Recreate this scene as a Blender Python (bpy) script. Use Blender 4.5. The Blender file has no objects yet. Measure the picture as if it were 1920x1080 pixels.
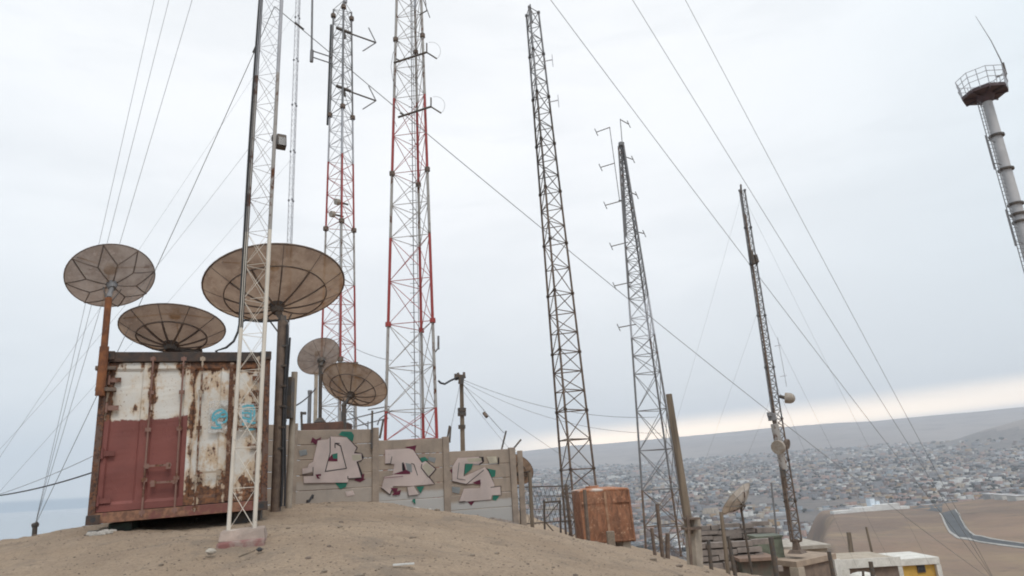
import bpy, math, random
import numpy as np
from mathutils import Vector, Matrix, noise
random.seed(7)
C = bpy.context.scene.collection
SC = bpy.context.scene
Z = Vector((0, 0, 1))
# ------------------------------------------------------------------ camera
FPX, PITCH, ROLL = 1230.0, math.radians(16.1), math.radians(3.4)
_r0, _u0 = Vector((1, 0, 0)), Vector((0, -math.sin(PITCH), math.cos(PITCH)))
FW = Vector((0, math.cos(PITCH), math.sin(PITCH)))
RI = _r0 * math.cos(ROLL) - _u0 * math.sin(ROLL)
UP = _r0 * math.sin(ROLL) + _u0 * math.cos(ROLL)
cam = bpy.data.objects.new('camera', bpy.data.cameras.new('camera'))
C.objects.link(cam)
cam.matrix_world = Matrix((RI, UP, -FW)).transposed().to_4x4()
cam.data.sensor_width = 36
cam.data.lens = 36 * FPX / 1920
cam.data.clip_start = .05
cam.data.clip_end = 200000
SC.camera = cam

def ray(x, y): return RI * ((x - 960) / FPX) + UP * ((540 - y) / FPX) + FW
def P(x, y, Y):
    """point at depth Y (metres ahead) seen at pixel x, y of the 1920 wide picture"""
    r = ray(x, y); return r * (Y / r.y)
def PV(x, y, Y): return Vector(P(x, y, Y))
def mpp(p): return p.dot(FW) / FPX           # metres per pixel at a point
def on_plane(x, y, p0, n):
    r = ray(x, y); return r * (p0.dot(n) / r.dot(n))
def on_vert(x, y, base):
    """point on the vertical through base whose picture row is nearest y"""
    # solve z so that projection row == y
    def row(z):
        q = Vector((base.x, base.y, z)); return 540 - FPX * q.dot(UP) / q.dot(FW)
    lo, hi = -80.0, 300.0
    for _ in range(60):
        m = (lo + hi) / 2
        q = Vector((base.x, base.y, m))
        if q.dot(FW) <= .01 or row(m) < y: hi = m
        else: lo = m
    return Vector((base.x, base.y, lo))

# ------------------------------------------------------------------ mesh builder
class MB:
    def __init__(s): s.v = []; s.f = []; s.m = []; s.sm = []
    def add(s, vs, fs, mi=0, sm=False):
        o = len(s.v); s.v += [tuple(v) for v in vs]
        for f in fs: s.f.append([o + i for i in f]); s.m.append(mi); s.sm.append(sm)
    def tube(s, p, q, r, n=6, r2=None, mi=0, cap=True):
        p, q = Vector(p), Vector(q); d = q - p
        if d.length < 1e-6: return
        d.normalize(); a = d.orthogonal().normalized(); b = d.cross(a)
        r2 = r if r2 is None else r2; vs = []
        for c, rr in ((p, r), (q, r2)):
            for i in range(n):
                t = 2 * math.pi * (i + .5) / n
                vs.append(c + a * (rr * math.cos(t)) + b * (rr * math.sin(t)))
        fs = [(i, (i + 1) % n, n + (i + 1) % n, n + i) for i in range(n)]
        s.add(vs, fs, mi, n > 5)
        if cap: s.add(vs, [tuple(range(n))[::-1], tuple(range(n, 2 * n))], mi)
    def path(s, pts, r, n=5, mi=0, closed=False):
        pts = [Vector(p) for p in pts]; k = len(pts); vs = []
        a = None
        for i in range(k):
            if closed: d = pts[(i + 1) % k] - pts[i - 1]
            else: d = pts[min(i + 1, k - 1)] - pts[max(i - 1, 0)]
            d.normalize()
            a = d.orthogonal().normalized() if a is None else (a - d * a.dot(d)).normalized()
            b = d.cross(a); rr = r[i] if isinstance(r, (list, tuple)) else r
            for j in range(n):
                t = 2 * math.pi * j / n
                vs.append(pts[i] + a * (rr * math.cos(t)) + b * (rr * math.sin(t)))
        fs = []
        for i in range(k if closed else k - 1):
            i2 = (i + 1) % k
            for j in range(n):
                j2 = (j + 1) % n
                fs.append((i * n + j, i * n + j2, i2 * n + j2, i2 * n + j))
        s.add(vs, fs, mi, True)
        if not closed: s.add(vs, [tuple(range(n))[::-1], tuple(range((k - 1) * n, k * n))], mi)
    def box(s, c, sz, M=None, mi=0, taper=1.0):
        c = Vector(c); vs = []
        for z in (-.5, .5):
            k = taper if z > 0 else 1
            for x, y in ((-.5, -.5), (.5, -.5), (.5, .5), (-.5, .5)):
                w = Vector((x * sz[0] * k, y * sz[1] * k, z * sz[2]))
                vs.append(c + (M @ w if M else w))
        s.add(vs, [(3, 2, 1, 0), (4, 5, 6, 7), (0, 1, 5, 4), (1, 2, 6, 5), (2, 3, 7, 6), (3, 0, 4, 7)], mi)
    def hexa(s, lo, hi, mi=0):
        n = len(lo)
        s.add(list(lo) + list(hi), [tuple(range(n))[::-1], tuple(range(n, 2 * n))] +
              [(i, (i + 1) % n, n + (i + 1) % n, n + i) for i in range(n)], mi)
    def beam(s, p, q, w, h, mi=0, up=Z):
        p, q = Vector(p), Vector(q); d = (q - p).normalized()
        a = d.cross(up)
        a = d.orthogonal() if a.length < 1e-4 else a
        a.normalize(); b = d.cross(a); a = a * (w / 2); b = b * (h / 2)
        s.hexa([p - a - b, p + a - b, p + a + b, p - a + b], [q - a - b, q + a - b, q + a + b, q - a + b], mi)
    def ball(s, c, r, n=8, k=5, sq=(1, 1, 1), mi=0, jit=0):
        c = Vector(c); vs = [c + Vector((0, 0, r * sq[2]))]
        for i in range(1, k):
            t = math.pi * i / k
            for j in range(n):
                u = 2 * math.pi * j / n; rr = r * (1 + random.uniform(-jit, jit))
                vs.append(c + Vector((rr * sq[0] * math.sin(t) * math.cos(u), rr * sq[1] * math.sin(t) * math.sin(u), rr * sq[2] * math.cos(t))))
        vs.append(c - Vector((0, 0, r * sq[2])))
        fs = [(0, 1 + j, 1 + (j + 1) % n) for j in range(n)]
        for i in range(k - 2):
            for j in range(n):
                a = 1 + i * n; fs.append((a + j, a + n + j, a + n + (j + 1) % n, a + (j + 1) % n))
        e = len(vs) - 1; a = 1 + (k - 2) * n
        fs += [(e, a + (j + 1) % n, a + j) for j in range(n)]
        s.add(vs, fs, mi, jit == 0)
    def build(s, name, mats, parent=None, local=False, bevel=0):
        mats = mats if isinstance(mats, (list, tuple)) else [mats]
        o0 = Vector((0, 0, 0))
        if parent is not None and not local:
            o0 = ORI[parent.name]
        elif parent is None and not local:
            vs = np.array(s.v); o0 = Vector(((vs[:, 0].min() + vs[:, 0].max()) / 2, (vs[:, 1].min() + vs[:, 1].max()) / 2, vs[:, 2].min()))
        me = bpy.data.meshes.new(name)
        me.from_pydata([(v[0] - o0.x, v[1] - o0.y, v[2] - o0.z) for v in s.v], [], s.f)
        for m in mats: me.materials.append(m)
        me.polygons.foreach_set('material_index', s.m)
        me.polygons.foreach_set('use_smooth', s.sm)
        o = bpy.data.objects.new(name, me); C.objects.link(o)
        if parent is not None: o.parent = parent
        else: o.location = o0
        ORI[o.name] = o0
        if bevel:
            b = o.modifiers.new('b', 'BEVEL'); b.width = bevel; b.segments = 2; b.limit_method = 'ANGLE'
        return o
ORI = {}
def tag(o, label=None, cat=None, group=None, kind=None):
    if label: o['label'] = label
    if cat: o['category'] = cat
    if group: o['group'] = group
    if kind: o['kind'] = kind
    return o
def thing(name, label, cat, loc=(0, 0, 0), group=None):
    o = bpy.data.objects.new(name, None); C.objects.link(o); o.location = loc
    o.empty_display_size = .1
    ORI[o.name] = Vector(loc)
    return tag(o, label, cat, group)

# ------------------------------------------------------------------ materials
class NT:
    def __init__(s, name):
        s.m = bpy.data.materials.new(name); s.m.use_nodes = True
        s.t = s.m.node_tree; s.n = s.t.nodes; s.b = s.n['Principled BSDF']; s.out = s.n['Material Output']
    def N(s, typ, **kw):
        n = s.n.new(typ)
        for k, v in kw.items(): setattr(n, k, v)
        return n
    def put(s, sock, v):
        if hasattr(v, 'is_linked') or hasattr(v, 'links'): s.t.links.new(v, sock)
        elif isinstance(v, (tuple, list)) and len(v) == 3 and sock.type == 'RGBA': sock.default_value = (*v, 1)
        else: sock.default_value = v
    def coord(s, kind='Object', scale=None):
        o = s.N('ShaderNodeTexCoord').outputs[kind]
        if scale is not None:
            m = s.N('ShaderNodeMapping'); s.put(m.inputs['Vector'], o)
            m.inputs['Scale'].default_value = scale if isinstance(scale, tuple) else (scale,) * 3
            o = m.outputs[0]
        return o
    def noise(s, scale, detail=5, rough=.55, co=None, dist=0):
        n = s.N('ShaderNodeTexNoise'); s.put(n.inputs['Vector'], co if co is not None else s.coord())
        n.inputs['Scale'].default_value = scale; n.inputs['Detail'].default_value = detail
        n.inputs['Roughness'].default_value = rough; n.inputs['Distortion'].default_value = dist
        return n.outputs[0]
    def voro(s, scale, co=None, feat='F1'):
        n = s.N('ShaderNodeTexVoronoi', feature=feat); s.put(n.inputs['Vector'], co if co is not None else s.coord())
        n.inputs['Scale'].default_value = scale
        return n
    def math(s, op, a, b=0.0, c=None, clamp=False):
        n = s.N('ShaderNodeMath', operation=op, use_clamp=clamp); s.put(n.inputs[0], a); s.put(n.inputs[1], b)
        if c is not None: s.put(n.inputs[2], c)
        return n.outputs[0]
    def step(s, a, lo, hi):
        n = s.N('ShaderNodeMapRange', interpolation_type='SMOOTHSTEP'); s.put(n.inputs[0], a)
        n.inputs[1].default_value = lo; n.inputs[2].default_value = hi
        return n.outputs[0]
    def mix(s, f, a, b, mode='MIX'):
        n = s.N('ShaderNodeMix', data_type='RGBA', blend_type=mode)
        s.put(n.inputs[0], f); s.put(n.inputs[6], a); s.put(n.inputs[7], b)
        return n.outputs[2]
    def sep(s, v):
        n = s.N('ShaderNodeSeparateXYZ'); s.put(n.inputs[0], v); return n.outputs
    def bump(s, h, strength=.3, dist=.02):
        n = s.N('ShaderNodeBump'); n.inputs['Strength'].default_value = strength; n.inputs['Distance'].default_value = dist
        s.put(n.inputs['Height'], h); s.t.links.new(n.outputs[0], s.b.inputs['Normal'])
    def col(s, c, rough=.8, metal=0.0):
        s.put(s.b.inputs['Base Color'], c); s.put(s.b.inputs['Roughness'], rough); s.put(s.b.inputs['Metallic'], metal)
        return s.m
def mat(name, c1, c2=None, scale=6, rough=.8, metal=0.0, lo=.35, hi=.65, bump=.15, bd=.01, stretch=None):
    t = NT(name); c2 = c2 or tuple(x * .7 for x in c1)
    co = t.coord('Object', stretch) if stretch else None
    n = t.noise(scale, 6, .6, co)
    c = t.mix(t.step(n, lo, hi), c1, c2)
    n2 = t.noise(scale * 5.3, 4, .6, co)
    c = t.mix(t.math('MULTIPLY', t.step(n2, .4, .75), .35), c, tuple(x * .6 for x in c1))
    if bump: t.bump(n2, bump, bd)
    return t.col(c, rough, metal)
def painted(name, paint, rust=(.16, .06, .025), rust2=(.07, .03, .018), amount=.5, scale=5, rough=.55):
    """old paint on steel with rust breaking through"""
    t = NT(name)
    n = t.noise(scale, 8, .65); st = t.noise(scale * 1.6, 5, .6, t.coord('Object', (1, 1, .22)))
    a = t.math('ADD', t.math('MULTIPLY', n, .6), t.math('MULTIPLY', st, .4))
    f = t.step(a, .72 - amount * .35, .78 - amount * .35)
    rc = t.mix(t.step(t.noise(scale * 6, 4), .35, .65), rust, rust2)
    pc = t.mix(t.math('MULTIPLY', t.step(t.noise(scale * .7, 5), .35, .7), .5), paint, tuple(x * .72 for x in paint))
    t.bump(f, .25, .004)
    return t.col(t.mix(f, pc, rc), t.math('ADD', t.math('MULTIPLY', f, .3), rough))
M = {}
M['white_steel'] = painted('white_steel', (.38, .35, .325), amount=.55, scale=4)
M['cream_steel'] = painted('cream_steel', (.72, .65, .56), amount=.33, scale=6)
M['grey_steel'] = painted('grey_steel', (.205, .20, .205), amount=.45, scale=6)
M['pale_steel'] = painted('pale_steel', (.46, .46, .49), amount=.3, scale=6)
M['dark_steel'] = mat('dark_steel', (.075, .07, .068), (.12, .085, .06), 8, .65, bump=.1)
M['brown_steel'] = mat('brown_steel', (.19, .135, .10), (.11, .08, .065), 7, .75)
M['red_steel'] = painted('red_steel', (.36, .05, .043), rust=(.22, .07, .05), amount=.25, scale=5)
M['rust'] = mat('rust', (.30, .115, .045), (.14, .055, .03), 5, .85, bump=.3)
M['black'] = mat('black_rubber', (.025, .025, .028), (.04, .038, .04), 12, .6)
M['wire'] = mat('wire_steel', (.22, .22, .23), (.15, .15, .15), 3, .5)
M['wood'] = mat('weathered_wood', (.235, .18, .13), (.13, .10, .075), 9, .85, stretch=(1, 1, .08), bump=.3)
M['concrete'] = mat('old_concrete', (.40, .335, .27), (.28, .235, .19), 2.2, .9, bump=.3, bd=.006)
M['pale_concrete'] = mat('pale_concrete', (.46, .41, .35), (.33, .285, .24), 3, .9, bump=.25, bd=.006)
M['stone'] = mat('stone', (.27, .215, .165), (.19, .15, .115), 20, .9)
M['white_plaster'] = mat('white_plaster', (.72, .69, .64), (.58, .55, .50), 2, .85)
M['beige_plaster'] = mat('beige_plaster', (.50, .42, .33), (.38, .31, .25), 2, .9)
M['brown_plaster'] = mat('brown_plaster', (.24, .175, .135), (.17, .125, .10), 2.5, .9)
M['yellow_plaster'] = mat('yellow_plaster', (.62, .38, .08), (.52, .31, .07), 2, .85)
M['green_tank'] = mat('green_paint', (.17, .185, .135), (.13, .135, .10), 4, .7)
M['glass_dark'] = mat('dark_glass', (.03, .03, .035), (.05, .05, .055), 2, .2, bump=0)
M['white_plastic'] = mat('white_plastic', (.7, .69, .66), (.55, .53, .5), 5, .5)
M['drum_tan'] = mat('drum_tan', (.40, .35, .30), (.28, .22, .17), 5, .6)
M['pebble'] = mat('pebble', (.44, .40, .36), (.3, .27, .24), 20, .9)
def graf(name, c, wear=.3, lo=.585, hi=.66):
    # worn spray paint: thin coats, worn through in specks, fading at the edges of strokes
    t = NT('spray_' + name); n = t.noise(7, 7, .7); n2 = t.noise(38, 4, .7); g = t.noise(1.3, 4)
    t.col(t.mix(t.step(g, .35, .65), c, tuple(x * .84 for x in c)), .85)
    a = t.step(t.math('ADD', t.math('MULTIPLY', n, .6), t.math('MULTIPLY', n2, .4)), lo, hi)
    tr = t.N('ShaderNodeBsdfTransparent'); m = t.N('ShaderNodeMixShader'); t.put(m.inputs[0], t.math('MULTIPLY', a, wear))
    t.t.links.new(t.b.outputs[0], m.inputs[1]); t.t.links.new(tr.outputs[0], m.inputs[2]); t.t.links.new(m.outputs[0], t.out.inputs[0])
    return t.m
GR = [graf('pink', (.86, .74, .70)), graf('black', (.045, .035, .04)), graf('maroon', (.22, .045, .085)), graf('teal', (.06, .30, .22)), graf('cream', (.74, .68, .56)), graf('grey_blue', (.42, .44, .45))]
# perforated dish mesh: lets part of the light through, as the real mesh does
def dish_mat(name, c, hole):
    t = NT(name)
    n = t.noise(2.2, 7, .65); c2 = t.mix(t.step(n, .38, .62), c, (c[0] * .66, c[1] * .58, c[2] * .5)); c2 = t.mix(t.math('MULTIPLY', t.step(t.noise(9, 5, .7), .55, .68), .5), c2, (c[0] * 1.25, c[1] * 1.25, c[2] * 1.3)); c2 = t.mix(t.math('MULTIPLY', t.step(t.noise(5, 6, .7), .62, .7), .6), c2, (.16, .075, .04))
    t.col(c2, .6)
    tr = t.N('ShaderNodeBsdfTransparent'); tl = t.N('ShaderNodeBsdfTranslucent'); t.put(tl.inputs[0], c2)
    m0 = t.N('ShaderNodeMixShader'); m0.inputs[0].default_value = .45
    t.t.links.new(t.b.outputs[0], m0.inputs[1]); t.t.links.new(tl.outputs[0], m0.inputs[2])
    m1 = t.N('ShaderNodeMixShader'); m1.inputs[0].default_value = hole
    t.t.links.new(m0.outputs[0], m1.inputs[1]); t.t.links.new(tr.outputs[0], m1.inputs[2])
    t.t.links.new(m1.outputs[0], t.out.inputs[0])
    return t.m
M['dish_mesh'] = dish_mat('dish_mesh', (.375, .245, .155), .05)
M['dish_mesh_grey'] = dish_mat('dish_mesh_grey', (.375, .28, .22), .07)
M['dish_white'] = mat('dish_white', (.74, .69, .64), (.50, .43, .37), 3, .6)
# ------------------------------------------------------------------ near terrain from measured ground points
CP = [(0, 1080, 7.3), (0, 1018, 12), (160, 987, 12.5), (300, 995, 9.8), (400, 990, 10.2), (230, 998, 9.4), (60, 1004, 12.5), (462, 1008, 7.75), (455, 1040, 7.15), (500, 1037, 7.2), (398, 1041, 7.1),
      (600, 1080, 6.0), (960, 1080, 6.5), (1200, 1080, 9), (1340, 1080, 11), (560, 948, 16.0), (625, 946, 16.8), (700, 948, 17.3),
      (770, 961, 17.7), (834, 970, 18), (960, 982, 18.6), (1000, 1001, 18.6), (1100, 1029, 17.5), (1200, 1047, 16), (1300, 1064, 14),
      (515, 958, 11.6), (1145, 1034, 19.2), (1093, 1012, 24), (1240, 1048, 26), (780, 935, 27), (640, 925, 38), (300, 973, 13.6), (420, 962, 14), (1500, 1135, 15),
      (1868, 1094, 22), (1370, 1075, 22), (1030, 1036, 22.5), (1188, 1037, 20.6), (980, 1012, 21), (985, 1045, 26), (1060, 1012, 20.5)]
PT = [P(*c) for c in CP] + [Vector(v) for v in [(0, 0, -1.6), (0, -15, -2.2), (-15, -10, -2.4), (15, -10, -3.5), (8, 0, -2.2), (-8, 2, -1.6), (14, 8, -3.9),
      (22, 12, -6.5), (14, 32, -7.8), (26, 45, -11.5), (32, 20, -10), (-20, 30, -6), (-26, 16, -6), (-20, 6, -2.6), (-8, 22, -1.6), (-14, 45, -9), (6, 60, -13), (2, 45, -5)]]
PT += [Vector((72 * math.sin(a), 72 * math.cos(a), -24 - 6 * abs(math.sin(a)))) for a in np.radians(np.arange(-90, 91, 15))]
PT += [Vector((60 * math.sin(a), 60 * math.cos(a), -14)) for a in np.radians(np.arange(110, 260, 20))]
_xy = np.array([(p.x, p.y) for p in PT]); _z = np.array([p.z for p in PT])
def _U(d2): return np.where(d2 > 1e-9, .5 * d2 * np.log(np.maximum(d2, 1e-9)), 0)
_n = len(PT)
_K = _U(((_xy[:, None] - _xy[None]) ** 2).sum(-1)) + .15 * np.eye(_n)
_Pm = np.hstack([np.ones((_n, 1)), _xy])
_w = np.linalg.solve(np.block([[_K, _Pm], [_Pm.T, np.zeros((3, 3))]]), np.concatenate([_z, np.zeros(3)]))
def h_near(x, y):
    x, y = np.asarray(x, float), np.asarray(y, float)
    out = _w[_n] + _w[_n + 1] * x + _w[_n + 2] * y
    for i in range(_n): out = out + _w[i] * _U((x - _xy[i, 0]) ** 2 + (y - _xy[i, 1]) ** 2)
    return out
def sstep(a, b, x):
    t = np.clip((x - a) / (b - a), 0, 1); return t * t * (3 - 2 * t)
def azel(px, py):
    r = ray(px, py); return math.degrees(math.atan2(r.x, r.y)), r.z / math.hypot(r.x, r.y)
RIDGE = [azel(*p) for p in [(620, 905), (760, 880), (860, 864), (960, 849), (1050, 838), (1150, 830), (1250, 821), (1330, 813), (1420, 804), (1500, 798), (1570, 793), (1640, 790), (1720, 782), (1800, 775), (1920, 762)]]
RIDGE = [(-24, -.03)] + RIDGE + [(50, .085), (60, .08)]
CITYTOP = [azel(*p) for p in [(760, 900), (960, 884), (1150, 872), (1330, 858), (1500, 845), (1700, 832), (1920, 822)]]
CITYTOP = [(-24, -.03)] + CITYTOP + [(60, .02)]
BLUFF = [azel(*p) for p in [(1560, 870), (1660, 850), (1740, 838), (1800, 822), (1850, 806), (1920, 786)]] + [(50, .09)]
SEA_Z = -80.0
CREST = [azel(*p) for p in [(1440, 1010), (1490, 978), (1545, 958), (1640, 953), (1740, 947), (1800, 940), (1860, 932), (1920, 927)]]
CREST = [(15, -.12)] + CREST + [(60, -.07)]
def h_far(az, r):
    ci = np.interp(az, *zip(*CITYTOP)); ri = np.interp(az, *zip(*RIDGE))
    z = -122 + (ci * 6300 + 122) * np.clip((r - 1300) / 5000, 0, 1) ** 1.1
    hill = ri * 9300 * (1 + .0)
    t = np.clip((r - 6300) / 3000, 0, 1)
    z = np.where(r > 6300, ci * 6300 + (hill - ci * 6300) * (t ** .8), z)
    z = np.where(r > 9300, hill * (1 - .2 * np.clip((r - 9300) / 2000, 0, 1)), z)
    bl = np.interp(az, *zip(*BLUFF)) * 5200
    bm = np.exp(-((r - 5200) / 700.0) ** 2) * sstep(azel(1560, 870)[0], azel(1700, 860)[0], az)
    z = np.where(bm > 0, np.maximum(z, z + (bl - z) * bm), z)
    # brown spur to the right
    cr = np.interp(az, *zip(*CREST)); kr = np.array([60, 110, 160, 280, 400, 600, 760, 870])
    kd = np.array([.0, .0, .135, .085, .045, .014, .003, 0.0])
    sp = np.interp(r, [60, 110, 160], [-24, -30, -35]); far_ = (cr - np.interp(r, kr, kd)) * r
    sp = np.where(r > 160, far_, np.where(r > 110, sp + (far_ - sp) * np.clip((r - 110) / 50, 0, 1), sp))
    sp = np.where(r > 870, cr * 870 + (-121 - cr * 870) * np.clip((r - 870) / 200, 0, 1), sp)
    am = sstep(20.2, 23.5, az + .5 * np.sin(r / 60.0)) * (1 - sstep(900, 1100, r))
    base = np.interp(r, [60, 150, 350, 700, 950], [-26, -62, -98, -118, -122])
    z = np.where(r < 950, base, z)
    z = z + (sp - z) * np.where(r < 1150, am, 0)
    # coast to the left
    sea = 1 - sstep(-15, -7, az)
    z = z + (SEA_Z - 30 - z) * sea * sstep(60, 260, r)
    return z
def ground_z(x, y):
    x, y = np.atleast_1d(np.asarray(x, float)), np.atleast_1d(np.asarray(y, float))
    r = np.hypot(x, y); az = np.degrees(np.arctan2(x, y))
    k = sstep(48, 85, r)
    return h_near(np.clip(x, -80, 80), np.clip(y, -70, 80)) * (1 - k) + h_far(az, np.maximum(r, 60)) * k
def gz(x, y): return float(ground_z(x, y)[0])
def fractal(x, y, s, o=4): return noise.fractal(Vector((x * s, y * s, 3.1)), 1.0, 2.0, o)
az_list = np.concatenate([np.arange(-180, -48, 4), np.arange(-48, 50, .16), np.arange(50, 180, 4)])
r_list = np.concatenate([[.25], np.geomspace(.6, 10400, 430)])
A, Rr = np.meshgrid(az_list, r_list)
X, Y = Rr * np.sin(np.radians(A)), Rr * np.cos(np.radians(A))
Zg = ground_z(X.ravel(), Y.ravel()).reshape(X.shape)
for i in range(X.shape[0]):
    r = r_list[i]
    if r < 60:
        for j in range(X.shape[1]):
            if r > 2 and abs(az_list[j]) < 48.5:
                x, y = X[i, j], Y[i, j]
                Zg[i, j] += .05 * fractal(x, y, .7, 3) + .03 * fractal(x, y, 2.2, 3) + .014 * fractal(x * 1.3, y, 7.0, 2) - .035 * math.exp(-((math.hypot(x + 4, y + 14) - 22.5 + .5 * math.sin(x)) / .16) ** 2) - .035 * math.exp(-((math.hypot(x + 4, y + 14) - 24.1 + .5 * math.sin(x)) / .16) ** 2)
    elif r > 250:
        for j in range(0, X.shape[1]):
            a = az_list[j]
            if -8 < a < 50:
                if r < 980 and a > 20: Zg[i, j] += 1.6 * fractal(X[i, j], Y[i, j], 1 / 120.0, 4)
                elif r > 6200: Zg[i, j] += (30 * fractal(X[i, j], Y[i, j], 1 / 1100.0, 5)) * min(1, (r - 6200) / 1200) * (1 if r < 9000 else .35)
                elif 4300 < r < 6100 and a > 26: Zg[i, j] += 8 * fractal(X[i, j], Y[i, j], 1 / 500.0, 5)
# drape functions must follow the bumpy mesh: keep the mesh heights for look-up
def mesh_z(x, y):
    r = math.hypot(x, y); a = math.degrees(math.atan2(x, y))
    i = int(np.clip(np.searchsorted(r_list, r) - 1, 0, len(r_list) - 2)); j = int(np.clip(np.searchsorted(az_list, a) - 1, 0, len(az_list) - 2))
    u = (r - r_list[i]) / (r_list[i + 1] - r_list[i]); v = (a - az_list[j]) / (az_list[j + 1] - az_list[j])
    return float((Zg[i, j] * (1 - u) + Zg[i + 1, j] * u) * (1 - v) + (Zg[i, j + 1] * (1 - u) + Zg[i + 1, j + 1] * u) * v)
# ground materials
def sand_mat():
    t = NT('sandy_ground'); n1 = t.noise(.35, 6, .6); n2 = t.noise(2.6, 7, .65); n3 = t.noise(26, 4, .7); n4 = t.noise(90, 2, .7)
    c = t.mix(t.step(n1, .35, .68), (.455, .335, .235), (.355, .255, .175))
    c = t.mix(t.math('MULTIPLY', t.step(n2, .45, .78), .6), c, (.265, .19, .14))
    c = t.mix(t.math('MULTIPLY', t.step(n3, .46, .68), .62), c, (.225, .165, .12))
    c = t.mix(t.math('MULTIPLY', t.step(n4, .60, .74), .55), c, (.46, .39, .32))
    n5 = t.noise(1.1, 6, .7, None, .8); c = t.mix(t.math('MULTIPLY', t.step(n5, .5, .66), .7), c, (.245, .19, .145))
    c = t.mix(t.math('MULTIPLY', t.step(t.noise(55, 3, .8), .55, .66), .6), c, (.17, .13, .10))
    h = t.math('ADD', t.math('MULTIPLY', n3, .5), t.math('ADD', t.math('MULTIPLY', n4, .3), n2))
    t.bump(h, 1.0, .06)
    return t.col(c, .95)
def spur_mat():
    t = NT('brown_hillside'); n1 = t.noise(.0045, 8, .65); n2 = t.noise(.035, 8, .65, t.coord('Object', (1, .35, 1)))
    c = t.mix(t.step(n1, .35, .65), (.255, .17, .12), (.165, .118, .092))
    c = t.mix(t.step(n2, .45, .7), c, (.27, .195, .125))
    c = t.mix(t.math('MULTIPLY', t.step(t.noise(.02, 6, .7), .58, .7), .6), c, (.085, .066, .056))
    c = t.mix(t.math('MULTIPLY', t.step(t.noise(.012, 8, .7, t.coord('Object', (1, .5, 1)), 1.2), .5, .62), .45), c, (.135, .105, .085))
    c = t.mix(t.math('MULTIPLY', t.step(t.noise(.12, 6, .75), .52, .72), .5), c, (.15, .11, .085))
    t.bump(t.noise(.08, 8, .7), .6, 2.0)
    return t.col(c, .95)
def plain_mat():
    t = NT('town_soil'); n1 = t.noise(.004, 6, .6); n2 = t.noise(.03, 5, .6)
    c = t.mix(t.step(n1, .35, .65), (.165, .14, .125), (.115, .10, .09))
    c = t.mix(t.step(n2, .5, .6), c, (.10, .09, .085))
    return t.col(c, .95)
def hill_mat():
    t = NT('desert_hill'); n1 = t.noise(.0006, 8, .6); n2 = t.noise(.0035, 8, .65)
    c = t.mix(t.step(n1, .35, .65), (.27, .23, .205), (.21, .175, .155))
    c = t.mix(t.math('MULTIPLY', t.step(n2, .45, .65), .6), c, (.115, .095, .085))
    return t.col(c, .95)
nr, na = X.shape
verts = np.stack([X, Y, Zg], -1).reshape(-1, 3)
ii, jj = np.meshgrid(np.arange(nr - 1), np.arange(na - 1), indexing='ij')
quads = np.stack([ii * na + jj, ii * na + jj + 1, (ii + 1) * na + jj + 1, (ii + 1) * na + jj], -1).reshape(-1, 4)
quads = quads[:, ::-1]
me = bpy.data.meshes.new('ground')
me.vertices.add(len(verts)); me.vertices.foreach_set('co', verts.ravel())
me.loops.add(quads.size); me.loops.foreach_set('vertex_index', quads.ravel().astype(np.int32))
me.polygons.add(len(quads)); me.polygons.foreach_set('loop_start', np.arange(0, quads.size, 4, dtype=np.int32))
rc = Rr[:-1, :-1]; ac = A[:-1, :-1]
mi = np.zeros(rc.shape, np.int32)
mi[rc > 55] = 1; mi[(rc > 950)] = 2; mi[(rc > 280) & (ac < 20.5)] = 2; mi[rc > 6150] = 3
mi[(np.abs(rc - 5200) < 900) & (ac > 30.5) & (Zg[:-1, :-1] > np.interp(ac, *zip(*CITYTOP)) * 5200 + 40)] = 3
for m in (sand_mat(), spur_mat(), plain_mat(), hill_mat()): me.materials.append(m)
me.polygons.foreach_set('material_index', mi.ravel())
me.polygons.foreach_set('use_smooth', np.ones(len(quads), bool))
me.update(calc_edges=True); me.validate()
go = bpy.data.objects.new('ground', me); C.objects.link(go); tag(go, kind='structure')
# sea
t = NT('sea_water'); w = t.noise(.05, 6, .6, t.coord('Object', (1, .5, 1))); t.bump(w, .12, 1.0)
sea_m = t.col((.14, .18, .20), .1)
b = MB()
b.add([(-12000, -3000, SEA_Z), (-60, -3000, SEA_Z), (-60, 400, SEA_Z), (-1570, 11200, SEA_Z), (-12000, 11200, SEA_Z)], [(0, 1, 2, 3, 4)])
tag(b.build('sea', sea_m), kind='structure')
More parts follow.
